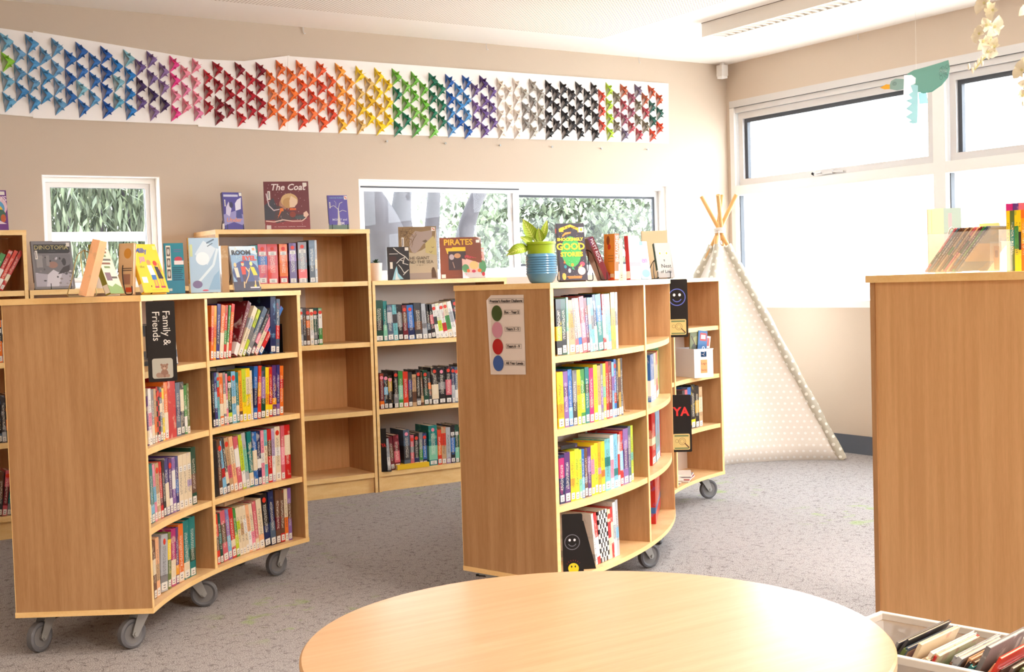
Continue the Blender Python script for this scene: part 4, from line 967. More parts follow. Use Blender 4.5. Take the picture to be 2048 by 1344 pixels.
# on the left curved bookcase
def leanbook(label, F, z, px, w, h, d, c, lean, inset, yaw=0, flags='n', title=None):
    a = F.ang(px, z, inset); p, _ = F.at(a, inset); rz = cam_rot(Vector((p.x, p.y, 0))) + R(yaw)
    LABELS[label] = 1
    return book(w, d, h, c, (p.x, p.y, z + 0.0015), rz, label, G1, R(lean), flags)
leanbook('tan film-wrapped book leaning left end of left curved bookcase', ML, TOPZ, 112, 0.024, 0.185, 0.12, 'peach/tan', 16, 0.16, -12, 'np')
art = [('t', 'THE', 0.5, 0.87, 0.22, (90, 90, 84)), ('t', 'LAND', 0.5, 0.74, 0.3, (110, 84, 60), {'b': 0.01}), ('t', 'OF THE', 0.5, 0.6, 0.24, (116, 140, 84)), ('t', 'FOREST', 0.5, 0.5, 0.24, (120, 110, 80)), ('r', 0.1, 0.26, 0.5, 0.42, (120, 90, 100)), ('p', [(0, 0), (1, 0), (1, 0.12), (0.6, 0.2), (0.3, 0.14), (0, 0.18)], (132, 160, 96)), ('r', 0.5, 0.3, 0.9, 0.34, (80, 70, 60))]
art = [a for a in art if a[0] != 't'] + [('r', 0.12 + 0.1 * (i % 2), 0.88 - 0.075 * i, 0.88 - 0.12 * (i % 3), 0.92 - 0.075 * i, [(96, 92, 84), (130, 84, 64), (110, 132, 84)][i % 3]) for i in range(6)]
disp('pale green book with yellow-green spine leaning on gold stand', ML, TOPZ, 222, 249, 102, (222, 214, 190), (132, 128, 44), art, 0.13, 58, 20, 0.020, group=G1)
disp('cream book seen from its back behind the yellow book', ML, TOPZ, 236, 266, 103, (226, 190, 146), (206, 170, 120), [('e', 0.6, 0.8, 0.25, 0.1, (214, 150, 60)), ('r', 0.3, 0.2, 0.8, 0.4, (176, 130, 110)), ('r', 0.3, 0.5, 0.9, 0.52, (120, 96, 80)), ('r', 0.3, 0.46, 0.9, 0.48, (120, 96, 80)), ('r', 0.5, 0.05, 0.98, 0.14, (220, 90, 50))], 0.17, -35, 6, 0.014, spr=False, group=G1, lab=False)
art = [('e', 0.52, 0.62, 0.08, 0.055, (206, 140, 90)), ('p', [(0.42, 0.56), (0.6, 0.56), (0.66, 0.36), (0.46, 0.36)], (238, 232, 222)), ('r', 0.48, 0.26, 0.66, 0.36, (52, 110, 180)), ('e', 0.76, 0.6, 0.08, 0.055, (206, 60, 50)), ('p', [(0.7, 0.54), (0.84, 0.52), (0.94, 0.28), (0.74, 0.28)], (40, 38, 52)),
       ('l', [(0.84, 0.5), (0.92, 0.42), (0.88, 0.6)], 0.04, (200, 130, 80)), ('r', 0.52, 0.12, 0.57, 0.26, (206, 140, 90)), ('r', 0.62, 0.12, 0.67, 0.26, (206, 140, 90)), ('r', 0.76, 0.12, 0.8, 0.28, (206, 140, 90)), ('r', 0.86, 0.12, 0.9, 0.28, (206, 140, 90)), ('r', 0.5, 0.09, 0.66, 0.13, (176, 60, 90)), ('r', 0.74, 0.09, 0.92, 0.13, (176, 60, 90)),
       ('r', 0.08, 0.2, 0.28, 0.32, (238, 232, 226)), ('t', 'Milly', 0.34, 0.86, 0.24, (70, 96, 170), {'b': 0.006}), ('t', 'Jill', 0.3, 0.68, 0.24, (206, 150, 190), {'b': 0.004}), ('t', 'the', 0.22, 0.53, 0.14, (140, 160, 80)), ('t', '~~~~~~~~~~~', 0.55, 0.05, 0.07, (120, 90, 30)), ('r', 0.84, 0.88, 0.97, 0.96, (236, 222, 130))]
o, w, h = disp('bright yellow book with two children cover on black stand', ML, TOPZ, 289, 339, 99, (240, 196, 44), (232, 186, 34), art, 0.07, 38, 22, 0.018, group=G1)
b = MB(); b.cyl((-0.0008, 0.009, h - 0.02), (-0.0003, 0.009, h - 0.02), 0.0085, 16); q = b.build('round_sticker', DOT, o); q.color = rgba('scarlet')
art = [('r', 0.0, 0.0, 1, 0.4, (48, 130, 160)), ('r', 0.1, 0.26, 0.34, 0.95, (226, 220, 206)), ('r', 0.13, 0.74, 0.31, 0.92, (90, 84, 82)), ('r', 0.13, 0.52, 0.31, 0.7, (104, 96, 92)), ('r', 0.13, 0.3, 0.31, 0.48, (96, 90, 88)), ('e', 0.22, 0.83, 0.06, 0.06, (196, 190, 184)), ('e', 0.22, 0.61, 0.06, 0.06, (196, 190, 184)), ('e', 0.22, 0.39, 0.06, 0.06, (196, 190, 184)), ('e', 0.72, 0.68, 0.2, 0.05, (180, 60, 84)), ('r', 0.5, 0.57, 0.98, 0.65, (226, 216, 218)),
       ('r', 0.5, 0.86, 0.9, 0.88, (90, 110, 150)), ('r', 0.5, 0.82, 0.85, 0.84, (90, 110, 150)), ('r', 0.1, 0.05, 0.34, 0.1, (190, 200, 200))] + [('r', 0.4, 0.5 - 0.04 * i, 0.95 - 0.05 * (i % 3), 0.515 - 0.04 * i, (24, 70, 96)) for i in range(7)]
disp('teal book back cover with three portrait photos', ML, TOPZ, 332, 371, 101, (34, 130, 150), (30, 100, 120), art, 0.08, 6, 5, 0.014, group=G1, lab=False)
art = [('p', [(0.2, 0.7), (0.5, 0.95), (0.9, 0.8), (0.6, 0.5)], (206, 222, 236)), ('l', [(0.3, 0.2), (0.55, 0.35), (0.8, 0.5), (0.95, 0.8)], 0.08, (212, 228, 240)), ('e', 0.45, 0.62, 0.22, 0.12, (226, 236, 244)), ('e', 0.25, 0.15, 0.16, 0.07, (120, 110, 150)), ('l', [(0.6, 0.9), (0.85, 0.97)], 0.05, (96, 116, 140)), ('l', [(0.62, 0.84), (0.8, 0.9)], 0.03, (96, 116, 140)), ('p', [(0.6, 0.05), (0.98, 0.05), (0.98, 0.4), (0.8, 0.3)], (140, 178, 210)), ('r', 0.04, 0.66, 0.13, 0.88, (196, 206, 150)), ('e', 0.5, 0.04, 0.1, 0.015, (206, 90, 110))]
o, w, h = disp('silvery blue film-wrapped book with bright yellow spine', ML, TOPZ, 381, 442, 110, (168, 196, 220), (236, 180, 30), art, 0.07, 12, 3, 0.020, group=G1)
M_ = Matrix.Translation((-0.0008, 0.010, h * 0.52)) @ Matrix.Rotation(R(-90), 4, 'Z') @ Matrix.Rotation(R(90), 4, 'Y') @ FRONT
text_mesh('WILD FOUND', 0.018, ink((70, 50, 30)), 'title', o, M_, 0.0002)
leanbook('tan-backed book beside the light blue hockey players book', ML, TOPZ, 445, 0.028, 0.185, 0.10, 'tan/cream', 0, 0.08, 8, 'np')
art = [('e', 0.52, 0.4, 0.5, 0.28, (62, 84, 140)), ('r', 0, 0, 1, 0.2, (52, 54, 82)), ('p', [(0, 0.8), (0.4, 0.92), (1, 0.8), (1, 1), (0, 1)], (196, 216, 230)),
       ('e', 0.14, 0.58, 0.05, 0.05, (226, 190, 140)), ('p', [(0.08, 0.52), (0.22, 0.52), (0.26, 0.3), (0.14, 0.3)], (206, 204, 186)), ('r', 0.14, 0.14, 0.28, 0.3, (60, 50, 80)),
       ('e', 0.42, 0.6, 0.055, 0.05, (226, 190, 140)), ('r', 0.37, 0.62, 0.48, 0.65, (196, 50, 40)), ('p', [(0.34, 0.54), (0.52, 0.54), (0.5, 0.36), (0.36, 0.36)], (206, 60, 44)), ('p', [(0.36, 0.36), (0.5, 0.36), (0.54, 0.2), (0.38, 0.2)], (70, 56, 90)), ('l', [(0.52, 0.52), (0.62, 0.42)], 0.04, (226, 190, 140)), ('l', [(0.4, 0.2), (0.38, 0.06)], 0.04, (226, 190, 140)),
       ('e', 0.74, 0.6, 0.055, 0.05, (232, 220, 140)), ('p', [(0.68, 0.54), (0.84, 0.52), (0.94, 0.34), (0.78, 0.34)], (222, 206, 60)), ('p', [(0.76, 0.34), (0.94, 0.34), (0.98, 0.2), (0.8, 0.22)], (90, 90, 130)), ('l', [(0.66, 0.5), (0.6, 0.34), (0.44, 0.16)], 0.035, (214, 180, 130)), ('l', [(0.82, 0.22), (0.8, 0.08)], 0.04, (226, 190, 140)), ('l', [(0.96, 0.22), (0.98, 0.08)], 0.04, (226, 190, 140)), ('r', 0.76, 0.06, 0.84, 0.12, (222, 206, 60)),
       ('t', 'A', 0.24, 0.94, 0.12, (230, 226, 190)), ('t', 'ROOM', 0.42, 0.85, 0.24, (48, 52, 66), {'b': 0.01}), ('t', 'FOR', 0.34, 0.74, 0.15, (180, 210, 220)), ('t', 'RYEL', 0.7, 0.72, 0.24, (214, 70, 56), {'b': 0.01}), ('r', 0.6, 0.05, 0.95, 0.08, (206, 206, 214)), ('r', 0.86, 0.9, 0.95, 0.96, (232, 150, 110))]
disp('light blue book with three hockey players on its cover', ML, TOPZ, 470, 523, 90, (134, 170, 204), (150, 160, 190), art, 0.07, 20, 16, 0.014, group=G1)

# on the middle curved bookcase
art = [('e', 0.47, 0.5, 0.36, 0.27, (58, 170, 84)), ('p', [(0.12, 0.86), (0.5, 0.93), (0.86, 0.85), (0.86, 0.9), (0.5, 0.98), (0.12, 0.92)], (240, 196, 48)), ('r', 0.08, 0.85, 0.24, 0.91, (232, 184, 44)), ('r', 0.76, 0.84, 0.9, 0.9, (232, 184, 44)), ('p', [(0.18, 0.79), (0.3, 0.84), (0.52, 0.85), (0.5, 0.82), (0.3, 0.8), (0.2, 0.76)], (232, 144, 52)),
       ('r', 0.8, 0.84, 0.98, 0.93, (238, 232, 222)), ('e', 0.89, 0.885, 0.05, 0.03, (236, 200, 40)), ('e', 0.84, 0.28, 0.09, 0.04, (230, 70, 100)), ('p', [(0.68, 0.22), (0.84, 0.28), (0.78, 0.19)], (236, 180, 100)), ('e', 0.8, 0.16, 0.14, 0.07, (236, 206, 196)), ('e', 0.22, 0.24, 0.05, 0.03, (40, 140, 160)), ('p', [(0.16, 0.3), (0.2, 0.36), (0.24, 0.3)], (226, 110, 50)), ('e', 0.48, 0.27, 0.05, 0.03, (226, 150, 50)), ('p', [(0.44, 0.2), (0.5, 0.24), (0.56, 0.18)], (60, 160, 110)), ('e', 0.36, 0.17, 0.05, 0.04, (196, 206, 220)), ('e', 0.15, 0.07, 0.07, 0.06, (232, 176, 80)), ('r', 0.26, 0.055, 0.8, 0.075, (214, 130, 60)), ('r', 0.3, 0.03, 0.78, 0.05, (214, 130, 60)),
       ('t', 'R. A. Spratt', 0.5, 0.925, 0.1, (90, 60, 40)), ('t', 'SHOCKINGLY', 0.46, 0.715, 0.15, (240, 204, 50), {'b': 0.008}), ('t', 'GOOD', 0.46, 0.585, 0.33, (244, 200, 44), {'b': 0.012}), ('t', 'STORIES', 0.48, 0.45, 0.22, (242, 200, 48), {'b': 0.009})] + stars(60, (190, 200, 210), r=0.006)
o, w, h = disp('dark book with green disc and yellow title beside the plant', MM, TOPZ, 1121, 1176, 115, (48, 42, 62), (40, 34, 44), art, 0.09, 14, 11, 0.026, group=G1)
b = MB(); b.cyl((-0.0009, 0.013, h - 0.025), (-0.0003, 0.013, h - 0.025), 0.010, 18); q = b.build('round_sticker', DOT, o); q.color = rgba('scarlet')
o = leanbook('purple-brown spine book leaning left on a wire stand', MM, TOPZ, 1211, 0.022, 0.175, 0.12, 'maroon/indigo', -22, 0.07, 15, 'np')
text_mesh('MATT ROCK', 0.017, ink((226, 222, 236)), 'title', o, Matrix.Translation((0.011, -0.0006, 0.12)) @ Matrix.Rotation(R(90), 4, 'Y') @ FRONT, 0.0002)
art = [('e', 0.4, 0.86, 0.16, 0.1, (150, 84, 44)), ('e', 0.5, 0.72, 0.14, 0.06, (206, 74, 50)), ('r', 0.4, 0.4, 0.9, 0.42, (196, 130, 60)), ('r', 0.4, 0.46, 0.9, 0.48, (196, 130, 60)), ('r', 0.4, 0.52, 0.9, 0.54, (196, 130, 60)), ('p', [(0, 0), (1, 0), (0.7, 0.14), (0.3, 0.2), (0, 0.3)], (222, 84, 44)), ('r', 0.6, 0.06, 0.95, 0.14, (232, 214, 190))]
o, w, h = disp('orange book with white lettered spine turned sideways', MM, TOPZ, 1208, 1229, 92, (240, 160, 64), (232, 96, 34), art, 0.09, -48, 2, 0.022, spr=True, group=G1)
text_mesh('SHOWTIME', 0.02, ink((250, 240, 230)), 'title', o, Matrix.Translation((w + 0.001, 0.011, h * 0.68)) @ Matrix.Rotation(R(90), 4, 'Z') @ Matrix.Rotation(R(90), 4, 'Y') @ FRONT, 0.0002)
leanbook('white spined book between the orange and red-spined books', MM, TOPZ, 1240, 0.014, 0.165, 0.11, 'white/cream', 0, 0.09, 0, 'p')
disp('red-spined book with pale pink cover on the middle bookcase', MM, TOPZ, 1261, 1283, 88, (204, 178, 180), (196, 50, 50), [('e', 0.5, 0.5, 0.4, 0.3, (220, 200, 200)), ('r', 0, 0.3, 1, 0.4, (206, 150, 160))], 0.09, 44, 3, 0.022, group=G1)
disp('pale blue book with pink script on the middle bookcase', Line(4.12), TOPZ, 1284, 1303, 76, (150, 190, 216), (150, 180, 206), [('t', 'en', 0.5, 0.5, 0.6, (206, 110, 170), {'b': 0.01}), ('e', 0.5, 0.15, 0.4, 0.1, (110, 160, 200)), ('r', 0.0, 0.9, 0.5, 1, (110, 150, 190))], 0.0, 48, 8, 0.010, group=G1)
disp('tan book standing behind the pale grey owl-eyed book', Line(4.46), TOPZ, 1286, 1338, 96, (206, 184, 148), (180, 150, 110), [('l', [(0.2 + 0.08 * i, 0.98), (0.1 + 0.08 * i, 0.6)], 0.02, (206, 186, 150)) for i in range(9)], 0, 5, 8, 0.014, group=G1, lab=False)
art = [('e', 0.28, 0.7, 0.09, 0.06, (238, 236, 228)), ('e', 0.28, 0.7, 0.05, 0.035, (226, 180, 60)), ('e', 0.7, 0.7, 0.09, 0.06, (238, 236, 228)), ('e', 0.7, 0.7, 0.05, 0.035, (222, 170, 50)), ('p', [(0.44, 0.52), (0.5, 0.44), (0.54, 0.52)], (110, 114, 116)), ('p', [(0, 0), (1, 0), (1, 0.7), (0.9, 0.3), (0.4, 0.12), (0, 0.2)], (172, 170, 170)),
       ('t', 'Nest', 0.56, 0.33, 0.32, (66, 70, 74)), ('t', 'of Lies', 0.5, 0.17, 0.26, (66, 70, 74))]
disp('pale grey owl-eyed book with dark green spine', Line(4.27), TOPZ, 1318, 1350, 70, (190, 192, 190), (26, 76, 54), art, 0.0, 24, 17, 0.018, group=G1)

# wire stands
def stand(label, F, z, pxc, inset, yaw, hh, w, m=WIRE, pitch=12, back=0.09):
    a = F.ang(pxc, z, inset); p, _ = F.at(a, inset); p = Vector((p.x, p.y, z)); rz = cam_rot(p) + R(yaw)
    b = MB(); r = 0.0018; hw = w / 2; tb = math.tan(R(pitch))
    for s in (-1, 1):
        x = s * hw
        b.tube([(x, -0.012, 0.032), (x, -0.014, 0.006), (x, -0.008, 0.0025), (x, 0.02, 0.0025), (x, 0.026, 0.01), (x * 0.9, 0.03 + hh * tb * 0.5, hh * 0.5), (x * 0.6, 0.034 + hh * tb * 0.9, hh * 0.93), (0, 0.036 + hh * tb, hh)], r, 8, m)
        b.tube([(0, 0.036 + hh * tb, hh), (x * 0.5, 0.05 + hh * tb, hh * 0.9), (x * 0.9, back, hh * 0.4), (x * 0.9, back + 0.03, 0.0025), (x * 0.3, back + 0.034, 0.0025), (0, back + 0.034, 0.0025)], r, 8, m)
    o = b.build('wire_book_stand', None, smooth=True); o.matrix_world = Matrix.Translation(p + Vector((0, 0, 0.0012))) @ Matrix.Rotation(rz, 4, 'Z')
    tag(o, label, 'book stand', 'wire easels holding the displayed books')
stand('black wire stand holding the large grey book', BL, 1.237, 122, 0.12, 12, 0.10, 0.10)
stand('black wire stand behind the blue-purple horse novel', BL, Z1C, 470, 0.09, 18, 0.15, 0.09)
stand('black wire stand behind the violet tree-cover book', BL, Z1C, 680, 0.09, 10, 0.15, 0.09)
stand('black wire stand holding the small black line-drawing book', BL, 1.237, 797, 0.09, 3, 0.12, 0.09)
stand('black wire stand holding the small pink strawberry book', BL, 1.237, 948, 0.08, 8, 0.10, 0.09)
stand('pale gold wire stand under the pale green book', ML, TOPZ, 205, 0.17, 50, 0.16, 0.09, GOLDW)
stand('black wire stand propping the bright yellow book', ML, TOPZ, 280, 0.09, 38, 0.12, 0.085)
stand('black wire stand propping the hockey players book', ML, TOPZ, 492, 0.065, 20, 0.13, 0.075)
stand('black wire stand under the dark green-disc book', MM, TOPZ, 1148, 0.075, 14, 0.11, 0.08)
stand('black wire stand beside the purple-brown leaning book', MM, TOPZ, 1196, 0.08, 40, 0.12, 0.07)
stand('black wire stand under the pale grey owl-eyed book', Line(4.27), TOPZ, 1326, -0.005, 24, 0.09, 0.06)

# ================================================================ plants
LEAF = mat('leaf_lime', (150, 176, 44), 0.45); LEAFV = mat('leaf_vein', (206, 214, 110), 0.45); LEAFD = mat('leaf_dark', (58, 84, 52), 0.5)
SOIL = mat('potting_soil', (60, 44, 34), 0.9)
def leaf(b, base, tip, width, bend, m, mv=None, n=9, up=Vector((0, 0, 1))):
    base, tip = Vector(base), Vector(tip); ax = tip - base; L = ax.length
    side = ax.cross(up); side = side.normalized() if side.length > 1e-5 else Vector((1, 0, 0))
    nr = side.cross(ax).normalized()
    vs = []; k = 5
    for i in range(n + 1):
        t = i / n; c = base + ax * t + nr * (bend * L * math.sin(PI * t))
        w = width * math.sin(PI * min(1, 0.06 + 0.94 * t) ** 0.8) ** 0.9 if t < 1 else 0.0005
        for j in range(k):
            s_ = (j / (k - 1) - 0.5) * 2
            vs.append(c + side * (w * 0.5 * s_) + nr * (0.16 * w * s_ * s_))
    b.faces(vs, [(i * k + j, i * k + j + 1, (i + 1) * k + j + 1, (i + 1) * k + j) for i in range(n) for j in range(k - 1)], m)
    if mv:
        for j0 in range(1, n - 1):
            for s_ in (-1, 1):
                t = j0 / n; c = base + ax * t + nr * (bend * L * math.sin(PI * t) + 0.001)
                t2 = min(1, (j0 + 1.5) / n); c2 = base + ax * t2 + nr * (bend * L * math.sin(PI * t2) + 0.0012 + 0.13 * width * 0.6)
                w = width * math.sin(PI * min(1, 0.06 + 0.94 * t2) ** 0.8) ** 0.9
                e = c2 + side * (w * 0.42 * s_); d = (e - c).normalized().cross(nr) * 0.0012
                b.faces([c + d, c - d, e], [(0, 1, 2)], mv)
        c0 = base + nr * 0.001
        for i in range(n):
            t, t2 = i / n, (i + 1) / n
            p = base + ax * t + nr * (bend * L * math.sin(PI * t) + 0.0012); q = base + ax * t2 + nr * (bend * L * math.sin(PI * t2) + 0.0012)
            b.faces([p + side * 0.0014, p - side * 0.0014, q - side * 0.0012, q + side * 0.0012], [(0, 1, 2, 3)], mv)
a = MM.ang(1084, TOPZ, 0.08); p, _ = MM.at(a, 0.08); rzp = cam_rot(p)
t = thing('potted_plant', 'lime variegated plant in a green pot on the middle bookcase', 'potted plant', (p.x, p.y, TOPZ), rzp)
CER = mat('blue_ribbed_glaze', (84, 138, 172), 0.25, coat=0.5); LIM = mat('lime_plastic', (150, 176, 34), 0.4)
prof = [(0.036, 0.0), (0.044, 0.006), (0.054, 0.03)]
for k in range(8): prof += [(0.0565, 0.034 + k * 0.0085), (0.0535, 0.0385 + k * 0.0085)]
prof += [(0.053, 0.103), (0.050, 0.104), (0.048, 0.09)]
b = MB(); b.lathe(prof, 40, CER); cpot = b.build('glazed_pot', None, None, smooth=True); cpot.location = t.location; cpot.rotation_euler = t.rotation_euler
tag(cpot, 'blue ribbed ceramic pot on the middle bookcase', 'pot')
b = MB(); b.lathe([(0.036, 0.02), (0.0475, 0.10), (0.0495, 0.136), (0.053, 0.137), (0.0535, 0.145), (0.051, 0.146), (0.046, 0.13)], 40, LIM); b.build('nursery_pot', None, t, smooth=True)
b = MB(); b.cyl((0, 0, 0.12), (0, 0, 0.132), 0.046, 24, SOIL); b.build('soil', None, t)
S = 1 / 553.0
def lp(px, py, dy=0.0): return ((px - 1084) * S, dy, (563 - py) * S * 1.0)
for i, (bs, tp_, w, bd) in enumerate([((1077, 488), (1050, 437), 0.043, 0.05), ((1070, 490), (1016, 508), 0.036, 0.30), ((1066, 488), (1018, 500), 0.03, 0.22), ((1083, 490), (1098, 440), 0.026, 0.08),
                                       ((1079, 489), (1072, 452), 0.03, -0.05), ((1072, 488), (1044, 472), 0.028, 0.15), ((1086, 489), (1080, 455), 0.03, 0.0), ((1088, 491), (1092, 484), 0.014, 0.2)]):
    b = MB(); dy = [-0.01, -0.03, 0.0, 0.0, 0.02, -0.02, -0.02, -0.03][i]
    B_, T_ = Vector(lp(*bs, 0)), Vector(lp(*tp_, dy)); B_.z = min(B_.z, 0.135)
    mid = B_.lerp(T_, 0.22)
    b.tube([B_, mid], 0.0022, 6, LEAFV, smooth=1)
    leaf(b, mid, T_, w, bd, LEAF, LEAFV, up=Vector((0, -1, 0.25)))
    b.build('leaf', None, t, smooth=True)
def succulent(label, F, z, pxc, w, h, inset, dark):
    a = F.ang(pxc, z, inset); p, _ = F.at(a, inset)
    t = thing('potted_succulent', label, 'potted plant', (p.x, p.y, z + 0.0005), cam_rot(p), 'small succulents in white pots')
    b = MB(); b.lathe([(w * 0.40, 0), (w * 0.42, 0.003), (w * 0.5, h), (w * 0.46, h), (w * 0.42, h * 0.8)], 32, mat('white_ceramic', (232, 222, 212), 0.3)); b.build('pot', None, t, smooth=True)
    b = MB(); b.cyl((0, 0, h * 0.75), (0, 0, h * 0.84), w * 0.43, 20, SOIL); b.build('soil', None, t)
    b = MB(); rd = random.Random(pxc)
    for k in range(16):
        an = k * 2.4; r_ = 0.5 + 0.5 * (k % 5) / 4
        T_ = Vector((math.cos(an) * w * 0.55 * r_, math.sin(an) * w * 0.55 * r_, h * 0.84 + w * (0.75 - 0.4 * r_)))
        leaf(b, (0, 0, h * 0.84), T_, w * 0.22, 0.12, LEAFD if not dark else mat('leaf_bronze', (78, 66, 56), 0.5), n=6)
    b.build('leaf_rosette', None, t, smooth=True)
succulent('small green succulent in a white pot on the low wall bookcase', BL, 1.237, 753, 0.074, 0.105, 0.10, False)
succulent('dark succulent in a white pot behind the pale green book', BL, 1.237, 196, 0.085, 0.10, 0.12, True)

# ================================================================ signs and poster
def rrect(w, h, r, n=6, x0=0, z0=0):
    P = []
    for cx, cz, a0 in ((x0 + w - r, z0 + r, -90), (x0 + w - r, z0 + h - r, 0), (x0 + r, z0 + h - r, 90), (x0 + r, z0 + r, 180)):
        for i in range(n + 1):
            a = R(a0 + 90 * i / n); P.append((cx + r * math.cos(a), cz + r * math.sin(a)))
    return P
def plate(b, P, y0, y1, m):
    n = len(P)
    b.faces([(p[0], y0, p[1]) for p in P] + [(p[0], y1, p[1]) for p in P], [tuple(range(n)), tuple(range(2 * n - 1, n - 1, -1))] + [(i, (i + 1) % n, n + (i + 1) % n, n + i) for i in range(n)], m)
SIGNM = mat('black_sign', (24, 20, 20), 0.35)
def z_of(XY, py):
    lo, hi = -0.2, 2.8
    for _ in range(40):
        mid = (lo + hi) / 2
        if proj((XY.x, XY.y, mid))[1] > py: lo = mid
        else: hi = mid
    return lo
def sign(label, p, w, h, ztop, yaw):
    rz = cam_rot(p) + R(yaw)
    t = thing('shelf_sign', label, 'sign', (p.x, p.y, ztop - h), rz, None)
    b = MB(); plate(b, rrect(w, h, 0.006), 0, 0.003, SIGNM); o = b.build('sign_plate', None, t)
    b = MB(); b.box(-0.004, 0.003, h * 0.3, 0.012, 0.02, h * 0.7, SIGNM); b.build('mounting_tab', None, t)
    return t
def circle_line(b, cx, cz, r, wd, m, y, a0=0, a1=360, n=40):
    vs = []; 
    for i in range(n + 1):
        a = R(a0 + (a1 - a0) * i / n)
        for rr in (r - wd / 2, r + wd / 2): vs.append((cx + rr * math.cos(a), y, cz + rr * math.sin(a)))
    b.faces(vs, [(2 * i, 2 * i + 1, 2 * i + 3, 2 * i + 2) for i in range(n)], m)
def disc(b, cx, cz, rx, rz_, m, y, n=20):
    b.faces([(cx + rx * math.cos(2 * PI * i / n), y, cz + rz_ * math.sin(2 * PI * i / n)) for i in range(n)], [tuple(range(n))], m)
# Family & Friends
p, _ = ML.at(ML.a0 - 0.5, -0.012); p = Vector((p.x, p.y, 0))
zt = z_of(p, 603); dd_ = proj((p.x, p.y, zt))[2]
FW, FH = 56 * dd_ / FPX, 162 * dd_ / FPX
t = sign('black sign reading Family & Friends with a teddy bear photo', p + Vector((0, -0.004, 0)), FW, FH, zt, 4)
Mr = Matrix.Rotation(R(90), 4, 'Y')
text_mesh('Family &', 0.034, ink((226, 220, 212)), 'lettering', t, Matrix.Translation((FW * 0.68, -0.0004, FH * 0.665)) @ Mr @ FRONT, 0.0002)
text_mesh('Friends', 0.034, ink((226, 220, 212)), 'lettering', t, Matrix.Translation((FW * 0.32, -0.0004, FH * 0.69)) @ Mr @ FRONT, 0.0002)
b = MB(); plate(b, rrect(FW * 0.72, FW * 0.72, 0.008, x0=FW * 0.14, z0=FH * 0.04), -0.0008, 0, ink((176, 172, 160)))
brw = ink((140, 104, 88)); cx, cz, u = FW * 0.56, FH * 0.04, FW * 0.01
disc(b, cx, cz + 18 * u, 13 * u, 15 * u, brw, -0.0009); disc(b, cx, cz + 40 * u, 12 * u, 11 * u, ink((152, 118, 100)), -0.001)
for s in (-1, 1): disc(b, cx + s * 10 * u, cz + 49 * u, 4 * u, 4 * u, brw, -0.0011); disc(b, cx + s * 11 * u, cz + 9 * u, 8 * u, 6 * u, ink((160, 128, 110)), -0.0012); disc(b, cx + s * 4 * u, cz + 42 * u, 1.3 * u, 1.3 * u, ink((40, 30, 28)), -0.0013)
disc(b, cx - 20 * u, cz + 12 * u, 10 * u, 9 * u, ink((156, 126, 110)), -0.00105); disc(b, cx, cz + 36 * u, 5 * u, 4 * u, ink((190, 160, 140)), -0.0013)
b.build('bear_photo', None, t)
def map_card(t, w, z0, s):
    b = MB(); plate(b, rrect(w * 0.82, w * 0.8, 0.006, x0=w * 0.08, z0=z0), -0.0008, 0, ink((206, 184, 120)))
    b.box(w * 0.14, -0.001, z0 + w * 0.66, w * 0.84, -0.0008, z0 + w * 0.74, ink((110, 124, 84))); b.box(w * 0.14, -0.001, z0 + w * 0.04, w * 0.84, -0.0008, z0 + w * 0.11, ink((110, 124, 84)))
    circle_line(b, w * 0.52, z0 + w * 0.42, w * 0.17, w * 0.02, ink((120, 88, 60)), -0.001); circle_line(b, w * 0.52, z0 + w * 0.42, w * 0.10, w * 0.015, ink((120, 88, 60)), -0.001)
    circle_line(b, w * 0.26, z0 + w * 0.44, w * 0.08, w * 0.015, ink((130, 100, 66)), -0.001)
    b.faces([(w * 0.62, -0.0011, z0 + w * 0.32), (w * 0.66, -0.0011, z0 + w * 0.34), (w * 0.88, -0.0011, z0 + w * 0.12), (w * 0.84, -0.0011, z0 + w * 0.08)], [(0, 1, 2, 3)], ink((80, 46, 34)))
    b.build('treasure_map_card', None, t)
def smiley(t, w, cx, cz, r, c):
    b = MB(); mI = ink(c)
    circle_line(b, cx, cz, r, r * 0.11, mI, -0.0006); circle_line(b, cx, cz, r * 0.55, r * 0.11, mI, -0.0006, 205, 335, 20)
    for s in (-1, 1): disc(b, cx + s * r * 0.33, cz + r * 0.28, r * 0.16, r * 0.18, ink((228, 226, 236)), -0.0006)
    b.build('smiley_face', None, t)
pF, _ = MF.at(MF.a0, -0.012)
p = MM.pt(RO - 0.03, MM.a1 + 0.6); p = Vector((p.x, p.y, 0)); p = p + (pF - p) * 0.3
def px_shift(p, px, z, yaw):
    """slide p sideways until it shows at px"""
    rz = cam_rot(p) + R(yaw); X = Vector((math.cos(rz), math.sin(rz), 0)); lo, hi = -0.4, 0.4
    for _ in range(40):
        mid = (lo + hi) / 2
        q = p + X * mid
        if proj((q.x, q.y, z))[0] < px: lo = mid
        else: hi = mid
    return p + X * lo
for (px, py0, py1, pw, kind, lab) in ((1337, 559, 675, 39, 's', 'black sign with a blue smiley face and treasure map card'), (1342, 790, 905, 40, 'y', 'black sign with red letters YA and treasure map card')):
    q = px_shift(p, px, 1.0 if kind == 's' else 0.6, 3); zt = z_of(q, py0); d_ = proj((q.x, q.y, zt))[2]
    w, h = pw * d_ / FPX, (py1 - py0) * d_ / FPX
    t = sign(lab, q, w, h, zt, 3)
    if kind == 's': smiley(t, w, w * 0.46, h * 0.69, w * 0.42, (92, 104, 190))
    else: text_mesh('YA', w * 0.60, ink((206, 44, 44)), 'lettering', t, Matrix.Translation((w * 0.5, -0.0004, h * 0.70)) @ FRONT, 0.0002, bold=0.0018)
    map_card(t, w, h * 0.04, 1)
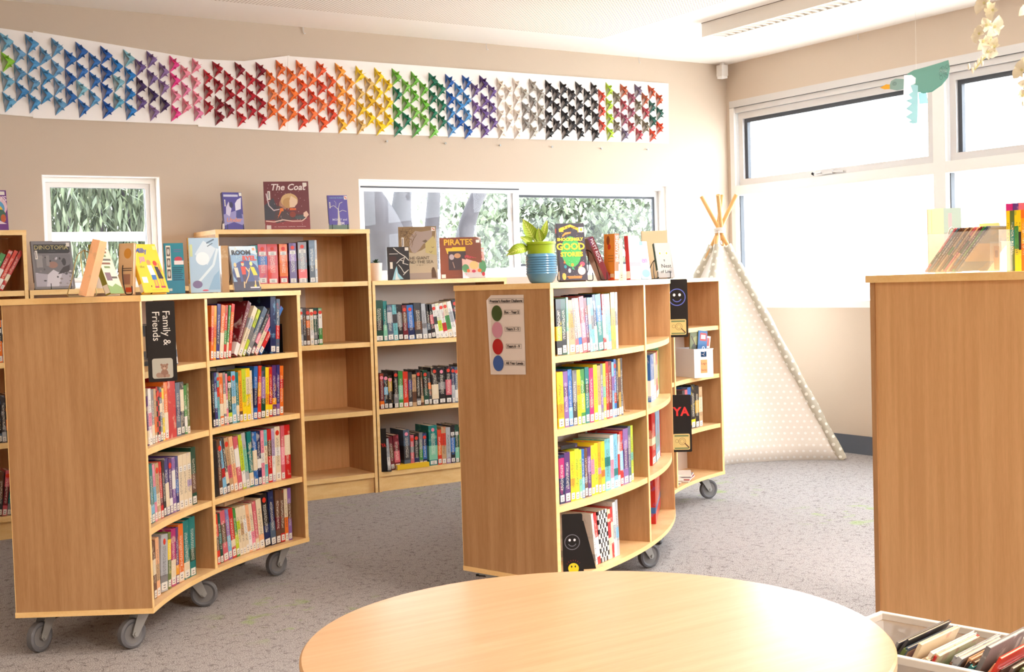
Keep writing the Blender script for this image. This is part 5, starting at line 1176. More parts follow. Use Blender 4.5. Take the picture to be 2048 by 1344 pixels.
# two black bookend signs on the bottom shelf of the middle bookcase
p, rz = MM.at(MM.ang(1127, MS[0], 0.03), 0.03)
t = thing('bookend_sign', 'black bookend sign with a white smiley on the bottom shelf', 'sign', (p.x, p.y, MS[0]), cam_rot(p) + R(8))
w, h = 0.074, 0.225
b = MB(); plate(b, rrect(w, h, 0.006), 0, 0.003, SIGNM); b.box(0, 0.003, 0, w, 0.06, 0.002, SIGNM); b.build('sign_plate', None, t)
smiley(t, w, w * 0.47, h * 0.55, w * 0.36, (112, 110, 120))
b = MB(); disc(b, w * 0.5, h * 0.13, w * 0.26, w * 0.26, ink((226, 206, 30)), -0.0006)
for s in (-1, 1): disc(b, w * 0.5 + s * w * 0.09, h * 0.16, w * 0.035, w * 0.05, ink((40, 36, 30)), -0.0008)
for k in range(7):
    a = R(40 + k * 17); b.faces([(w * 0.5 + w * 0.36 * math.cos(a) - 0.001, -0.0006, h * 0.13 + w * 0.36 * math.sin(a)), (w * 0.5 + w * 0.36 * math.cos(a) + 0.001, -0.0006, h * 0.13 + w * 0.36 * math.sin(a)), (w * 0.5 + w * 0.44 * math.cos(a), -0.0006, h * 0.13 + w * 0.44 * math.sin(a))], [(0, 1, 2)], ink((190, 60, 50)))
b.build('yellow_smiley_sticker', None, t)
p, rz = MM.at(MM.ang(1170, MS[0], 0.03), 0.03)
t = thing('bookend', 'plain black plastic bookend leaning beside the smiley bookend', 'bookend', (p.x, p.y, MS[0] + 0.0005), cam_rot(p) + R(10))
b = MB(); plate(b, [(0, 0), (0.042, 0), (0.0, 0.178), (-0.004, 0.178), (-0.004, 0)][0:5], 0.004, 0.007, SIGNM); b.box(0.0, 0.007, 0, 0.04, 0.09, 0.002, SIGNM); b.build('end_plate', None, t)

# Premier's Reading Challenge poster on the end of the middle bookcase
def on_panel(px, py):
    lo, hi = RI, RO
    for _ in range(40):
        mid = (lo + hi) / 2; q = MM.pt(mid, MM.a0)
        if proj((q.x, q.y, 0.9))[0] < px: lo = mid
        else: hi = mid
    q = MM.pt(lo, MM.a0); return lo, z_of(q, py)
rA, zA = on_panel(979, 591); rB, zB = on_panel(1052, 590); _, zC = on_panel(1015, 750)
pw, ph = rB - rA, zA - zC
Pn = MM.pt(rA, MM.a0); dirr = Vector((math.cos(R(MM.a0)), math.sin(R(MM.a0)), 0))
t = thing('reading_poster', "white poster reading Premier's Reading Challenge with four coloured discs", 'poster', (Pn.x, Pn.y, zC), math.atan2(dirr.y, dirr.x))
PAP = mat('poster_paper', (226, 214, 206), 0.5)
b = MB(); b.faces([(0.02, -0.002, 0), (pw, -0.0035, 0.004), (pw, -0.002, ph), (0.02, -0.002, ph + 0.001), (0.0, -0.006, ph - 0.018), (0.006, -0.0015, 0)], [(0, 1, 2, 3, 4, 5)], PAP)
b.faces([(0.02, -0.0012, 0), (pw, -0.0012, 0.004), (pw, -0.0012, ph), (0.02, -0.0012, ph + 0.001)], [(0, 1, 2, 3)], PAP); b.build('sheet', None, t)
YP = -0.0045
for i, (c, cz) in enumerate((((58, 78, 30), 0.775), ((202, 140, 160), 0.565), ((176, 20, 26), 0.355), ((52, 90, 160), 0.145))):
    b = MB(); disc(b, pw * 0.27, ph * cz, pw * 0.145, ph * 0.1, ink(c), YP, 30); b.build('coloured_disc', None, t)
INK = ink((36, 30, 32))
for s, x, z, sz in (("Premier's Reading Challenge", 0.53, 0.925, 0.0135), ('Rec - Year 2', 0.68, 0.785, 0.0135), ('Years 3 - 5', 0.69, 0.575, 0.0135), ('Years 6 - 9', 0.70, 0.36, 0.0135), ('All Year Levels', 0.72, 0.15, 0.0135)):
    text_mesh(s, sz, INK, 'lettering', t, Matrix.Translation((pw * x, YP - 0.0002, ph * z)) @ FRONT, 0.0001, bold=0.0004)
b = MB()
for x0, x1, z0, z1 in ((0.06, 1.0, 0.90, 0.955), (0.47, 0.9, 0.76, 0.812), (0.48, 0.9, 0.548, 0.60), (0.5, 0.92, 0.335, 0.388), (0.45, 0.99, 0.125, 0.178)):
    for (a_, c_, e_, f_) in ((x0, z0, x1, z0 + 0.003), (x0, z1, x1, z1 + 0.003), (x0, z0, x0 + 0.006, z1), (x1 - 0.006, z0, x1, z1)):
        b.faces([(pw * a_, YP, ph * c_), (pw * e_, YP, ph * c_), (pw * e_, YP, ph * f_), (pw * a_, YP, ph * f_)], [(0, 1, 2, 3)], ink((90, 84, 84)))
b.build('caption_frames', None, t)

# ================================================================ odds and ends on the shelves
def lying(label, F, z, px, w, d, t_, c, inset, yaw=0, flags='pn', cat='book'):
    p, rz = F.at(F.ang(px, z, inset), inset)
    cs = c.split('/'); b = MB()
    k = 0.002
    b.box(0, 0, 0, w, d, k); b.box(0, 0, t_ - k, w, d, t_); b.box(0, 0, k, w, k, t_ - k)
    o = b.build('book', COVERP); o.color = rgba(cs[0]); o['tone'] = [float(x) for x in rgba(cs[-1])]
    o.location = (p.x, p.y, z); o.rotation_euler = (0, 0, rz + R(yaw)); tag(o, label, cat, None)
    b = MB(); b.box(0.003, k, k, w - 0.003, d - 0.004, t_ - k); b.build('page_block', PAGES, o); return o
lying('dark grey book lying on top of the second-shelf books', ML, MS[2] + 0.213, 433, 0.13, 0.18, 0.016, 'charcoal/grey', 0.035)
lying('wide beige book lying over bottom-shelf books, left curved bookcase', ML, MS[0] + 0.2145, 449, 0.16, 0.19, 0.016, 'tan/cream', 0.03, 4)
lying('narrow beige book on the wide beige one, left curved bookcase', ML, MS[0] + 0.231, 462, 0.17, 0.16, 0.012, 'peach/cream', 0.05, 6)
lying('black book lying over the first purple books, middle curved bookcase', MM, MS[1] + 0.1885, 1122, 0.10, 0.15, 0.014, 'black/violet', 0.05)
o = lying('open-ended yellow block lying under the slate and teal books', BL, SH[0] + 0.0005, 795, 0.215, 0.2, 0.028, 'amber/yellow', -0.0, 0, cat='book box')
YEL = mat('yellow_card', (236, 190, 30), 0.5); o.data.materials.clear(); o.data.materials.append(YEL)
# brown card bookend on the second shelf of the middle bookcase
p, rz = MM.at(MM.ang(1250, MS[2], 0.07), 0.07)
t = thing('bookend', 'tan card bookend at the end of the second-shelf row', 'bookend', (p.x, p.y, MS[2] + 0.0005), rz)
CARD = mat('tan_card', (196, 158, 122), 0.6)
b = MB(); b.faces([(0, 0, 0), (0, 0.11, 0), (0.0, 0.11, 0.2), (0.0, 0.02, 0.2), (0.003, 0, 0), (0.003, 0.11, 0), (0.003, 0.11, 0.2), (0.003, 0.02, 0.2)], [(0, 1, 2, 3), (7, 6, 5, 4), (0, 3, 7, 4), (3, 2, 6, 7), (1, 5, 6, 2)], CARD); b.box(0, -0.02, 0, 0.035, 0.11, 0.002, CARD); b.build('end_plate', None, t)
# black metal bookend plates
p, rz = ML.at(ML.ang(556, MS[3], 0.05), 0.05)
t = thing('bookend', 'flat black bookend foot under the blue books, top shelf', 'bookend', (p.x, p.y, MS[3] + 0.0005), rz)
b = MB(); b.box(-0.10, -0.012, 0, 0.03, 0.09, 0.0012, BLACK); b.box(0.03, -0.0, 0, 0.0315, 0.09, 0.12, BLACK); b.build('end_plate', None, t)
p, rz = BL.at(BL.ang(768, SH[0], -0.0), -0.0)
t = thing('bookend', 'black bookend with red lettering, bottom of low wall bookcase', 'bookend', (p.x, p.y, SH[0] + 0.0005), R(-28))
b = MB(); b.box(-0.014, 0, 0, -0.011, 0.12, 0.255, SIGNM); b.box(-0.014, 0.0, 0, 0.02, 0.002, 0.255, SIGNM); b.box(-0.011, 0, 0, 0.045, 0.12, 0.0015, SIGNM); b.build('end_plate', None, t)
text_mesh('YA', 0.028, ink((206, 44, 44)), 'lettering', t, Matrix.Translation((0.003, -0.0006, 0.155)) @ FRONT, 0.0002, bold=0.0012, sx=0.7)
# magazines on the bottom shelf of the far bookcase
gG = 'magazines on the bottom shelf of the far bookcase'
mg = [((196, 176, 160), 0.155, 0.0), ((222, 214, 206), 0.150, 0.1), ((190, 90, 90), 0.15, -0.08), ((230, 224, 216), 0.16, 0.06), ((150, 140, 146), 0.15, 0.0), ((232, 222, 212), 0.17, 0.12)]
for st, (px, nm, yaw0) in enumerate(((1368, 'right', 14), (1352, 'left', 30))):
    z = MS[0]
    for i in range(6):
        c, w, yw = mg[(i + st * 2) % 6]
        p, rz = MF.at(MF.ang(px, z, 0.02), -0.02 + 0.006 * (5 - i) * (1 if st else 0.5))
        b = MB(); th_ = 0.006 if i < 5 else 0.009
        b.box(0, 0, 0, w if st == 0 else w * 0.8, 0.2, th_, mat('magazine_%d' % ((i + st * 2) % 6), c, 0.35, coat=0.3)); o = b.build('magazine', None)
        b = MB(); b.box(0.002, -0.0004, 0.001, (w if st == 0 else w * 0.8) - 0.002, 0, th_ - 0.001, PAPER); b.build('page_edges', None, o)
        o.location = (p.x, p.y, z + 0.0003); o.rotation_euler = (0, 0, rz + R(yaw0) + yw); z += th_ + 0.0006
        tag(o, f"{['lowest', 'second-lowest', 'third', 'fourth', 'fifth', 'topmost'][i]} magazine in the {nm} pile, far bookcase's bottom shelf", 'magazine', gG)

# ---- milky plastic box with note, far bookcase
p, rz = MF.at(MF.ang(1372, MS[2], 0.03), 0.0)
q_ = px_shift(Vector((p.x, p.y, 0)), 1389, 0.7, 22)
d_ = proj((q_.x, q_.y, 0.75))[2]; bw, bh, bd = 0.115, 0.15, 0.20
t = thing('storage_box', 'milky plastic box with an orange note, far curved bookcase', 'box', (q_.x, q_.y, MS[2] + 0.0005), cam_rot(q_) + R(32))
BOXM = frosted('white_plastic', (236, 238, 242), 0.82)
b = MB(); th_ = 0.0025
b.box(0, 0, 0, bw, bd, th_, BOXM); b.box(0, bd - th_, th_, bw, bd, bh, BOXM)
b.box(0, 0, th_, th_, bd, bh, BOXM); b.box(bw - th_, 0, th_, bw, bd, bh, BOXM)
b.box(th_, 0, th_, bw - th_, th_, bh * 0.72, BOXM); b.box(th_, 0, bh * 0.9, bw - th_, th_, bh, BOXM); b.box(th_, 0, bh * 0.72, bw * 0.36, th_, bh * 0.9, BOXM); b.box(bw * 0.66, 0, bh * 0.72, bw - th_, th_, bh * 0.9, BOXM)
b.box(-0.002, -0.002, bh - 0.006, bw + 0.002, 0, bh, BOXM)
b.build('box_shell', None, t)
b = MB(); b.box(bw * 0.34, -0.001, bh * 0.16, bw * 0.68, -0.0002, bh * 0.62, ink((238, 160, 96))); b.build('orange_note', None, t)
text_mesh('Lego', 0.017, ink((96, 60, 50)), 'lettering', t, Matrix.Translation((bw * 0.51, -0.0012, bh * 0.49)) @ FRONT, 0.0001)
text_mesh('Series', 0.014, ink((96, 60, 50)), 'lettering', t, Matrix.Translation((bw * 0.51, -0.0012, bh * 0.26)) @ FRONT, 0.0001)
rb = t.rotation_euler.z; XB = Vector((math.cos(rb), math.sin(rb), 0)); YB = Vector((-math.sin(rb), math.cos(rb), 0))
for i, (x, y, w, h, c, sp_c, lab, art) in enumerate([
    (-0.0, 0.10, 0.085, 0.235, (110, 116, 66), (60, 60, 40), 'green camouflage picture book standing in the milky box', [('e', 0.4, 0.6, 0.3, 0.15, (60, 64, 40)), ('e', 0.5, 0.8, 0.3, 0.1, (150, 150, 90)), ('l', [(0.1, 0.9), (0.5, 0.6), (0.8, 0.4)], 0.06, (80, 50, 34))]),
    (0.035, 0.08, 0.055, 0.24, (40, 100, 160), (40, 100, 160), 'blue book with red emblem and CITY title in milky box', [('r', 0.2, 0.78, 0.9, 0.95, (206, 44, 36)), ('r', 0.3, 0.82, 0.8, 0.91, (238, 226, 216)), ('t', 'CITY', 0.6, 0.56, 0.42, (236, 236, 240), {'rot': 90, 'b': 0.01}), ('p', [(0, 0), (0, 0.6), (0.14, 0.5), (0.2, 0.3), (1, 0.2), (1, 0)], (110, 130, 70))]),
    (0.085, 0.09, 0.03, 0.21, (232, 150, 90), (206, 70, 60), 'orange and white booklet standing in the milky box', [('r', 0, 0.7, 1, 1, (236, 214, 206)), ('r', 0.2, 0.75, 0.8, 0.95, (200, 80, 70))])]):
    b = MB(); b.box(0, 0, 0, w, 0.006, h, ink(c)); o = b.build('booklet', None)
    b2 = MB(); b2.box(0.001, 0.001, -0.0005, w - 0.001, 0.005, 0, PAGES); b2.build('page_block', None, o)
    P = q_ + XB * (x + 0.008) + YB * (y + 0.012 * i - 0.04); o.matrix_world = Matrix.Translation((P.x, P.y, MS[2] + 0.006)) @ Matrix.Rotation(rb, 4, 'Z') @ Matrix.Rotation(R(4 + 3 * i), 4, 'Y') @ Matrix.Rotation(R(-3), 4, 'X')
    tag(o, lab, 'book', 'booklets in the milky plastic box'); art_mesh(art, w, h, o)

# ================================================================ right bookcase top
class LineX:
    """front edge along -Y at plane X"""
    def __init__(s, X): s.X = X; s.sg = 1
    def at(s, a, inset=0): return Vector((s.X + inset, -a, 0)), -PI / 2
    def ang(s, px, z, inset=0):
        lo, hi = -3.2, -0.5
        for _ in range(40):
            mid = (lo + hi) / 2
            if proj((s.X + inset, -mid, z))[0] < px: lo = mid
            else: hi = mid
        return (lo + hi) / 2
    def step(s, a, dist, inset=0): return a + dist
LR = LineX(RX)
p0, _ = LR.at(LR.ang(1833, RT, 0.05), 0.05)
t = thing('acrylic_box', 'clear acrylic display box on the right-hand bookcase', 'box', (p0.x, p0.y, RT + 0.0005), -PI / 2)
AW, AD, AH = 0.285, 0.17, 0.118
b = MB(); th_ = 0.003; ACR = mat('clear_plastic', (235, 240, 244), 0.08, alpha=0.22, spec=0.8)
b.box(0, 0, 0, AW, AD, th_, ACR); b.box(0, 0, th_, AW, th_, AH, ACR); b.box(0, AD - th_, th_, AW, AD, AH, ACR); b.box(0, th_, th_, th_, AD - th_, AH, ACR); b.box(AW - th_, th_, th_, AW, AD - th_, AH, ACR)
b.build('box_shell', None, t)
gR = 'books on top of the right-hand bookcase'
thin = ['rose/forest', 'slate/forest', 'brown/grey', 'brown/forest', 'tan/green', 'brown/slate', 'tan/forest', 'rose/maroon', 'peach/forest', 'maroon/slate', 'green/brown', 'slate/navy', 'grey/tan']
for i, c in enumerate(thin):
    org = p0 + Vector((0.02, -0.012 - i * 0.0098, 0))
    cn = cname(c)
    o = book(0.0052, 0.13, 0.165, c, (org.x, org.y, RT + 0.0045), -PI / 2, f"{'leftmost' if i == 0 else ORD[i]} thin {cn} book leaning right in the clear box" if i else f"leftmost thin {cn} book leaning right in the clear box", gR, R(42), 'n')
disp('peach and grey-green book standing behind the clear box', LR, RT, 1857, 1925, 128, (238, 206, 160), (226, 196, 150), [('r', 0.48, 0, 1, 1, (150, 172, 168)), ('r', 0.62, 0.7, 0.72, 0.92, (200, 160, 168)), ('e', 0.75, 0.4, 0.2, 0.25, (110, 140, 140)), ('r', 0.12, 0.02, 0.13, 0.98, (214, 176, 130))], 0.245, 6, 3, 0.012, group=gR, lab=False)
disp('pale yellow book leaning against the right end books', LR, RT, 1958, 1998, 95, (236, 216, 150), (226, 200, 140), [('p', [(0, 0.6), (1, 0.8), (1, 1), (0, 1)], (240, 196, 120))], 0.26, -10, 6, 0.02, group=gR, lab=False)
row(LR, RT, 2014, 2072, "7 17 yellow/lime 0 n,9 17 moss/teal 0 n,8 17 yellow/green 0 n,5 17 yellow/black 0 n,10 17 orange/amber 0 n,8 17 green/orange 0 n,10 17 red 0 n", 'right-hand bookcase top, front row', gR, 0.10, 0.12, 'book')
row(LR, RT, 2013, 2068, "9 20 magenta/rose,7 20 purple/pink,9 20 rose/violet,9 20 violet", 'right-hand bookcase top, back row', gR, 0.27, 0.11, 'book')
p, _ = LR.at(LR.ang(1981, RT, 0.05), 0.05)
t = thing('acrylic_bookend', 'clear bookend with an orange card on the right-hand bookcase', 'bookend', (p.x, p.y, RT + 0.0005), -PI / 2)
b = MB(); b.box(0, 0, 0, 0.036, 0.08, 0.003, ACR); b.box(0, 0, 0.003, 0.036, 0.003, 0.085, ACR); b.box(0.033, 0.003, 0.003, 0.036, 0.08, 0.085, ACR); b.build('end_plate', None, t)
b = MB(); b.box(0.009, 0.004, 0.006, 0.027, 0.006, 0.072, ink((226, 164, 96))); b.box(0.013, 0.0035, 0.04, 0.023, 0.004, 0.06, ink((170, 116, 76))); b.build('orange_card', None, t)
stand('grey wire book stand behind the clear box', LR, RT, 1905, 0.205, 0, 0.14, 0.04, STEEL)

# ---- tub of picture books in front
TBX = Vector((2.575, 2.262, 0)); ua = math.atan2(-0.973, 0.215)
# local +X runs along the long side, local +Y away from the camera
t = thing('storage_tub', 'large milky plastic tub full of picture books on the floor', 'tub', (TBX.x - 0.30 * 0.973 * 1.06, TBX.y - 0.30 * 0.215 * 1.06, 0), ua)
TL, TW, TH_ = 0.72, 0.325, 0.30
b = MB(); th_ = 0.004
def ringz(z, ins): return [(ins, ins, z), (TL - ins, ins, z), (TL - ins, TW - ins, z), (ins, TW - ins, z)]
def shell(z0, i0, z1, i1, m):
    A, B_ = ringz(z0, i0), ringz(z1, i1); C, D = ringz(z0, i0 + th_), ringz(z1, i1 + th_)
    b.faces(A + B_ + C + D, [(i, (i + 1) % 4, 4 + (i + 1) % 4, 4 + i) for i in range(4)] + [(8 + i, 12 + i, 12 + (i + 1) % 4, 8 + (i + 1) % 4) for i in range(4)], m)
TUBW = frosted('tub_plastic', (222, 214, 204), 0.55)
shell(0.004, 0.03, TH_ - 0.02, 0.006, TUBW); b.box(0.03, 0.03, 0, TL - 0.03, TW - 0.03, 0.004, TUBW)
b.build('tub_shell', None, t)
RIM = frosted('tub_rim', (232, 226, 216), 0.88)
b = MB()
for (x0, y0, x1, y1) in ((-0.008, -0.008, TL + 0.008, 0.008), (-0.008, TW - 0.008, TL + 0.008, TW + 0.008), (-0.008, 0.008, 0.008, TW - 0.008), (TL - 0.008, 0.008, TL + 0.008, TW - 0.008)): b.box(x0, y0, TH_ - 0.02, x1, y1, TH_, RIM)
b.build('rim', None, t, bevel=0.003)
TM = Matrix.Translation(t.location) @ Matrix.Rotation(ua, 4, 'Z')
tub = [('maroon/brown', 0.016, 0.235), ('charcoal/violet', 0.010, 0.265), ('grey/slate', 0.010, 0.25), ('moss/grey', 0.014, 0.235), ('tan/cream', 0.010, 0.24), ('slate/grey', 0.010, 0.225), ('tan/white', 0.012, 0.23), ('cream/tan', 0.016, 0.225), ('green/forest', 0.008, 0.235), ('red/maroon', 0.008, 0.225),
       ('brown/charcoal', 0.016, 0.245), ('rose/grey', 0.009, 0.24), ('black/charcoal', 0.010, 0.235), ('teal/slate', 0.014, 0.24), ('brown/tan', 0.014, 0.225), ('red/white', 0.009, 0.21), ('red/cream', 0.011, 0.24), ('white/cream', 0.010, 0.235), ('scarlet/red', 0.012, 0.25), ('moss/green', 0.011, 0.245),
       ('brown/grey', 0.011, 0.24), ('rose/cream', 0.014, 0.25), ('black/grey', 0.009, 0.235), ('white/black', 0.014, 0.25), ('silver/white', 0.014, 0.265), ('white/silver', 0.012, 0.255)]
x = 0.05; extra = ['white/grey', 'cream/rose', 'silver/slate', 'peach/tan', 'grey/white', 'brown/cream', 'lilac/grey']
tub = [(c, w * 0.62, h) for c, w, h in tub]
for q in range(14): tub.insert(3 + (q * 5) % (len(tub) - 4), (extra[q % 7], 0.007 + 0.002 * (q % 3), 0.225 + 0.012 * (q % 4)))
for i, (c, w, h) in enumerate(tub):
    if x > 0.56: break
    d = 0.20 + 0.04 * ((i * 7) % 5) / 4
    ln = R(30 + 5 * math.sin(i * 1.7))
    T_ = TM @ Matrix.Translation((x, 0.035 + 0.006 * ((i * 3) % 4), 0.085 + 0.012 * ((i * 5) % 3)))
    lab = f"{'leftmost ' if i == 0 else ''}{cname(c)} picture book{'' if i == 0 else ' right of the ' + cname(tub[i-1][0]) + ' one'}, tub on the floor"
    LABELS[lab] = 1
    o = book(w, d, h, c, (0, 0, 0), 0, lab, 'picture books packed in the floor tub', 0, 'np')
    o.matrix_world = T_ @ Matrix.Rotation(ln, 4, 'Y')
    x += w / math.cos(ln) + 0.001

# ================================================================ paper bird banner on the back wall
SHEET = mat('banner_paper', (250, 246, 244), 0.6)
secs = [(-6, 69, [55, 66], [228, 234], 'leftmost white backing sheet behind pale blue birds'), (66, 400, [62, 118], [236, 250], 'white backing sheet behind the blue, purple and pink birds'),
        (396, 579, [118, 122, 111], [253, 263], 'white backing sheet behind the red paper birds'), (576, 1337, [112, 167], [263, 287], 'long white backing sheet behind orange to brown birds')]
for k, (xa, xb, tops, bots, lab) in enumerate(secs):
    Yb = WY - 0.004 - 0.0012 * (k % 2) - 0.002
    n = 8; P = []
    def ip(a, t_):
        f = t_ * (len(a) - 1); i = min(int(f), len(a) - 2); return a[i] + (a[i + 1] - a[i]) * (f - i)
    T0 = [on_y(xa + (xb - xa) * i / n, ip(tops, i / n), Yb) for i in range(n + 1)]
    B0 = [on_y(xa + (xb - xa) * i / n, ip(bots, i / n), Yb) for i in range(n + 1)]
    pts = [(v.x, v.z) for v in B0] + [(v.x, v.z) for v in reversed(T0)]
    b = MB(); m_ = len(pts)
    b.faces([(x, Yb, z) for x, z in pts] + [(x, Yb + 0.0012, z) for x, z in pts], [tuple(range(m_)), tuple(range(2 * m_ - 1, m_ - 1, -1))] + [(i, (i + 1) % m_, m_ + (i + 1) % m_, m_ + i) for i in range(m_)], SHEET)
    tag(b.build('backing_sheet', None), lab, 'paper banner', 'white backing sheets of the paper bird banner')
TOPL = [(-6, 55), (75, 64), (200, 84), (340, 102), (410, 116), (500, 120), (578, 112), (700, 124), (860, 139), (1000, 148), (1180, 158), (1337, 167)]
BOTL = [(-6, 226), (66, 232), (210, 243), (400, 249), (420, 254), (578, 263), (760, 277), (880, 280), (1100, 283), (1337, 288)]
def ipl(T, x):
    for (a, b_), (c, d) in zip(T, T[1:]):
        if x <= c: return b_ + (d - b_) * (x - a) / (c - a)
    return T[-1][1]
# colour runs: (right end px, name, colours)
RUN = [(24, 'pale blue', [(96, 160, 200), (110, 170, 200), (140, 196, 60)]), (118, 'steel blue', [(76, 146, 196), (96, 150, 190), (64, 130, 186), (110, 160, 200)]), (190, 'mixed blue', [(50, 110, 180), (130, 186, 204), (40, 96, 170), (90, 150, 196)]),
       (232, 'deep blue', [(20, 84, 164), (30, 90, 170), (70, 150, 190), (24, 80, 150)]), (266, 'mid blue', [(130, 180, 196), (40, 120, 190), (90, 160, 190)]), (336, 'purple', [(120, 96, 150), (60, 40, 90), (140, 110, 160), (104, 80, 140)]),
       (362, 'hot pink', [(226, 60, 140), (236, 120, 160), (230, 140, 166)]), (412, 'pale pink', [(236, 150, 170), (226, 130, 170), (232, 140, 160)]), (520, 'red', [(176, 20, 40), (160, 16, 34), (190, 30, 44), (130, 16, 36)]), (580, 'light orange', [(236, 120, 50), (238, 140, 84), (230, 110, 44)]),
       (672, 'orange', [(230, 90, 40), (238, 120, 64), (214, 66, 34), (240, 130, 70)]), (712, 'amber', [(240, 160, 60), (236, 180, 50), (236, 150, 50)]), (782, 'yellow', [(240, 206, 30), (236, 196, 40), (226, 180, 40), (222, 186, 110)]), (848, 'green', [(110, 180, 60), (80, 160, 60), (130, 190, 80), (20, 120, 90)]),
       (884, 'dark green', [(20, 110, 84), (30, 120, 90), (120, 190, 80)]), (936, 'royal blue', [(24, 90, 170), (60, 130, 190), (30, 110, 150), (90, 150, 200)]), (984, 'violet', [(110, 84, 146), (70, 44, 110), (130, 100, 160)]), (1032, 'white', [(236, 226, 216), (232, 220, 206), (240, 232, 226)]),
       (1088, 'grey', [(170, 164, 156), (190, 184, 174), (150, 146, 142)]), (1186, 'black', [(34, 30, 34), (26, 24, 26), (50, 46, 50)]), (1204, 'golden orange', [(238, 160, 60), (236, 140, 50), (206, 70, 50)]), (1220, 'lime', [(196, 210, 70), (170, 200, 60)]),
       (1300, 'maroon and brown', [(150, 80, 100), (176, 90, 60), (110, 96, 120), (170, 70, 80), (120, 110, 90)]), (1345, 'mixed-colour', [(190, 80, 40), (40, 90, 80), (206, 70, 40), (60, 130, 70)])]
def bird_mesh(v):
    rd = random.Random(v); b = MB(); H = 0.052; W = 0.056 * rd.uniform(0.95, 1.05); e = 0.012
    A, C_, B_ = (0, 0.0, H), (W, -0.003, rd.uniform(-0.006, 0.006)), (0, 0.0, -H)
    D = (W * 0.42, -e, rd.uniform(-0.01, 0.006))
    E1 = (0, -0.006, 0)
    # recessed inner fold and raised outer wings
    b.faces([A, B_, (W * 0.5, -0.004, 0)], [(0, 1, 2)], FOLDIN)
    fold = 0.5 + 0.3 * rd.random()
    b.faces([A, C_, D, (W * 0.18, -e * 0.5, H * fold * 0.5)], [(0, 3, 2, 1)], FOLD)
    b.faces([B_, C_, D, (W * 0.22, -e * 0.6, -H * fold * 0.6)], [(0, 1, 2, 3)], FOLD)
    b.faces([A, (0.002, -0.012, H * 0.2), (0.0, 0, -H * 0.2)], [(0, 1, 2)], FOLD)
    hx, hz = W * rd.uniform(0.35, 0.6), H * rd.uniform(0.45, 0.7)   # head and beak
    b.faces([(W * 0.2, -0.004, H * 0.45), (W * 0.55, -0.006, H * 0.22), (hx, -e * 1.5, hz), (W * 0.42, -e * 1.9, H * 0.36)], [(0, 3, 2), (3, 1, 2), (0, 1, 3)], FOLD)
    tx = W * rd.uniform(0.5, 0.75); b.faces([(W * 0.3, -0.004, -H * 0.4), (W * 0.6, -0.005, -H * 0.2), (tx, -e * 1.4, -H * rd.uniform(0.5, 0.75))], [(0, 1, 2)], FOLD)
    if v % 2: b.faces([D, (W * 0.9, -e * 1.6, H * 0.3), (W * 0.55, -0.006, -0.004)], [(0, 1, 2)], FOLD)
    # close the sheet so the bird has a back
    b.faces([(0, 0.0006, H), (W, 0.0006, 0), (0, 0.0006, -H)], [(0, 1, 2)], FOLD)
    bmesh.ops.recalc_face_normals(b.bm, faces=b.bm.faces)
    me = bpy.data.meshes.new('paper_bird'); b.bm.to_mesh(me); b.bm.free()
    for x_ in b.mats: me.materials.append(x_)
    return me
BM_ = [bird_mesh(i) for i in range(8)]
rdb = random.Random(11)
PITCHX = 0.0632; X = 1.345; ci = 0; nb = 0
TEN = ['', 'ten', 'twenty', 'thirty', 'forty', 'fifty', 'sixty', 'seventy']
def ordn(n):
    if n <= 20: return ORD[n - 1]
    if n % 10 == 0: return {30: 'thirtieth', 40: 'fortieth', 50: 'fiftieth', 60: 'sixtieth', 70: 'seventieth'}[n]
    return TEN[n // 10] + '-' + ORD[n % 10 - 1]
runcount = {}
while X < 5.80:
    pm = proj((X + 0.02, WY, 2.37)); px = pm[0]
    if px > 1316: break
    run = next(r_ for r_ in RUN if px <= r_[0])
    zt = on_y(px, ipl(TOPL, px) , WY).z; zb = on_y(px, ipl(BOTL, px), WY).z
    usable = zt - zb - 0.03; odd = ci % 2
    n = 4 if not odd else 3
    step = usable / 4.05
    runcount[run[1]] = runcount.get(run[1], 0) + 1
    for k in range(n):
        z = zb + 0.012 + step * (k + 0.5) + (step * 0.5 if odd else 0) + rdb.gauss(0, 0.003)
        me = BM_[rdb.randrange(8)]
        o = bpy.data.objects.new('paper_bird', me); col.objects.link(o)
        s_ = step / 0.108
        o.location = (X + rdb.gauss(0, 0.002), WY - 0.0085, z); o.scale = (s_ * 1.22, 1.7, s_ * 1.12)
        o.rotation_euler = (0, rdb.gauss(0, 0.05), 0)
        cc = run[2][min(len(run[2]) - 1, int(rdb.random() ** 1.3 * len(run[2])))]
        if run[1] == 'pale blue': cc = run[2][2] if k == n - 2 and ci == 0 else run[2][k % 2]
        o.color = (*lin(cc), 1)
        pos = ['lowest', 'second from bottom', 'third from bottom', 'top'] if n == 4 else ['lowest', 'middle', 'top']
        tag(o, f"{run[1]} folded paper bird, {ordn(ci + 1)} column from banner's left end, {pos[k]}", 'paper bird', 'folded paper birds on the wall banner')
        nb += 1
    ci += 1; X += PITCHX
print('birds', nb, 'columns', ci)
for i, (px, py) in enumerate([(772, 283), (889, 287), (998, 291), (1102, 294), (1201, 297), (1293, 299)]):
    v = on_y(px, py, WY - 0.001)
    b = MB(); b.cyl((0, 0, 0), (0, -0.012, 0), 0.0025, 8, STEEL); b.cyl((0, -0.012, 0), (0, -0.017, 0), 0.007, 12, STEEL); o = b.build('wall_pin', None); o.location = v
    tag(o, f"small metal wall pin below the banner, {ORD[i]} from the left", 'pin', 'metal pins below the banner')

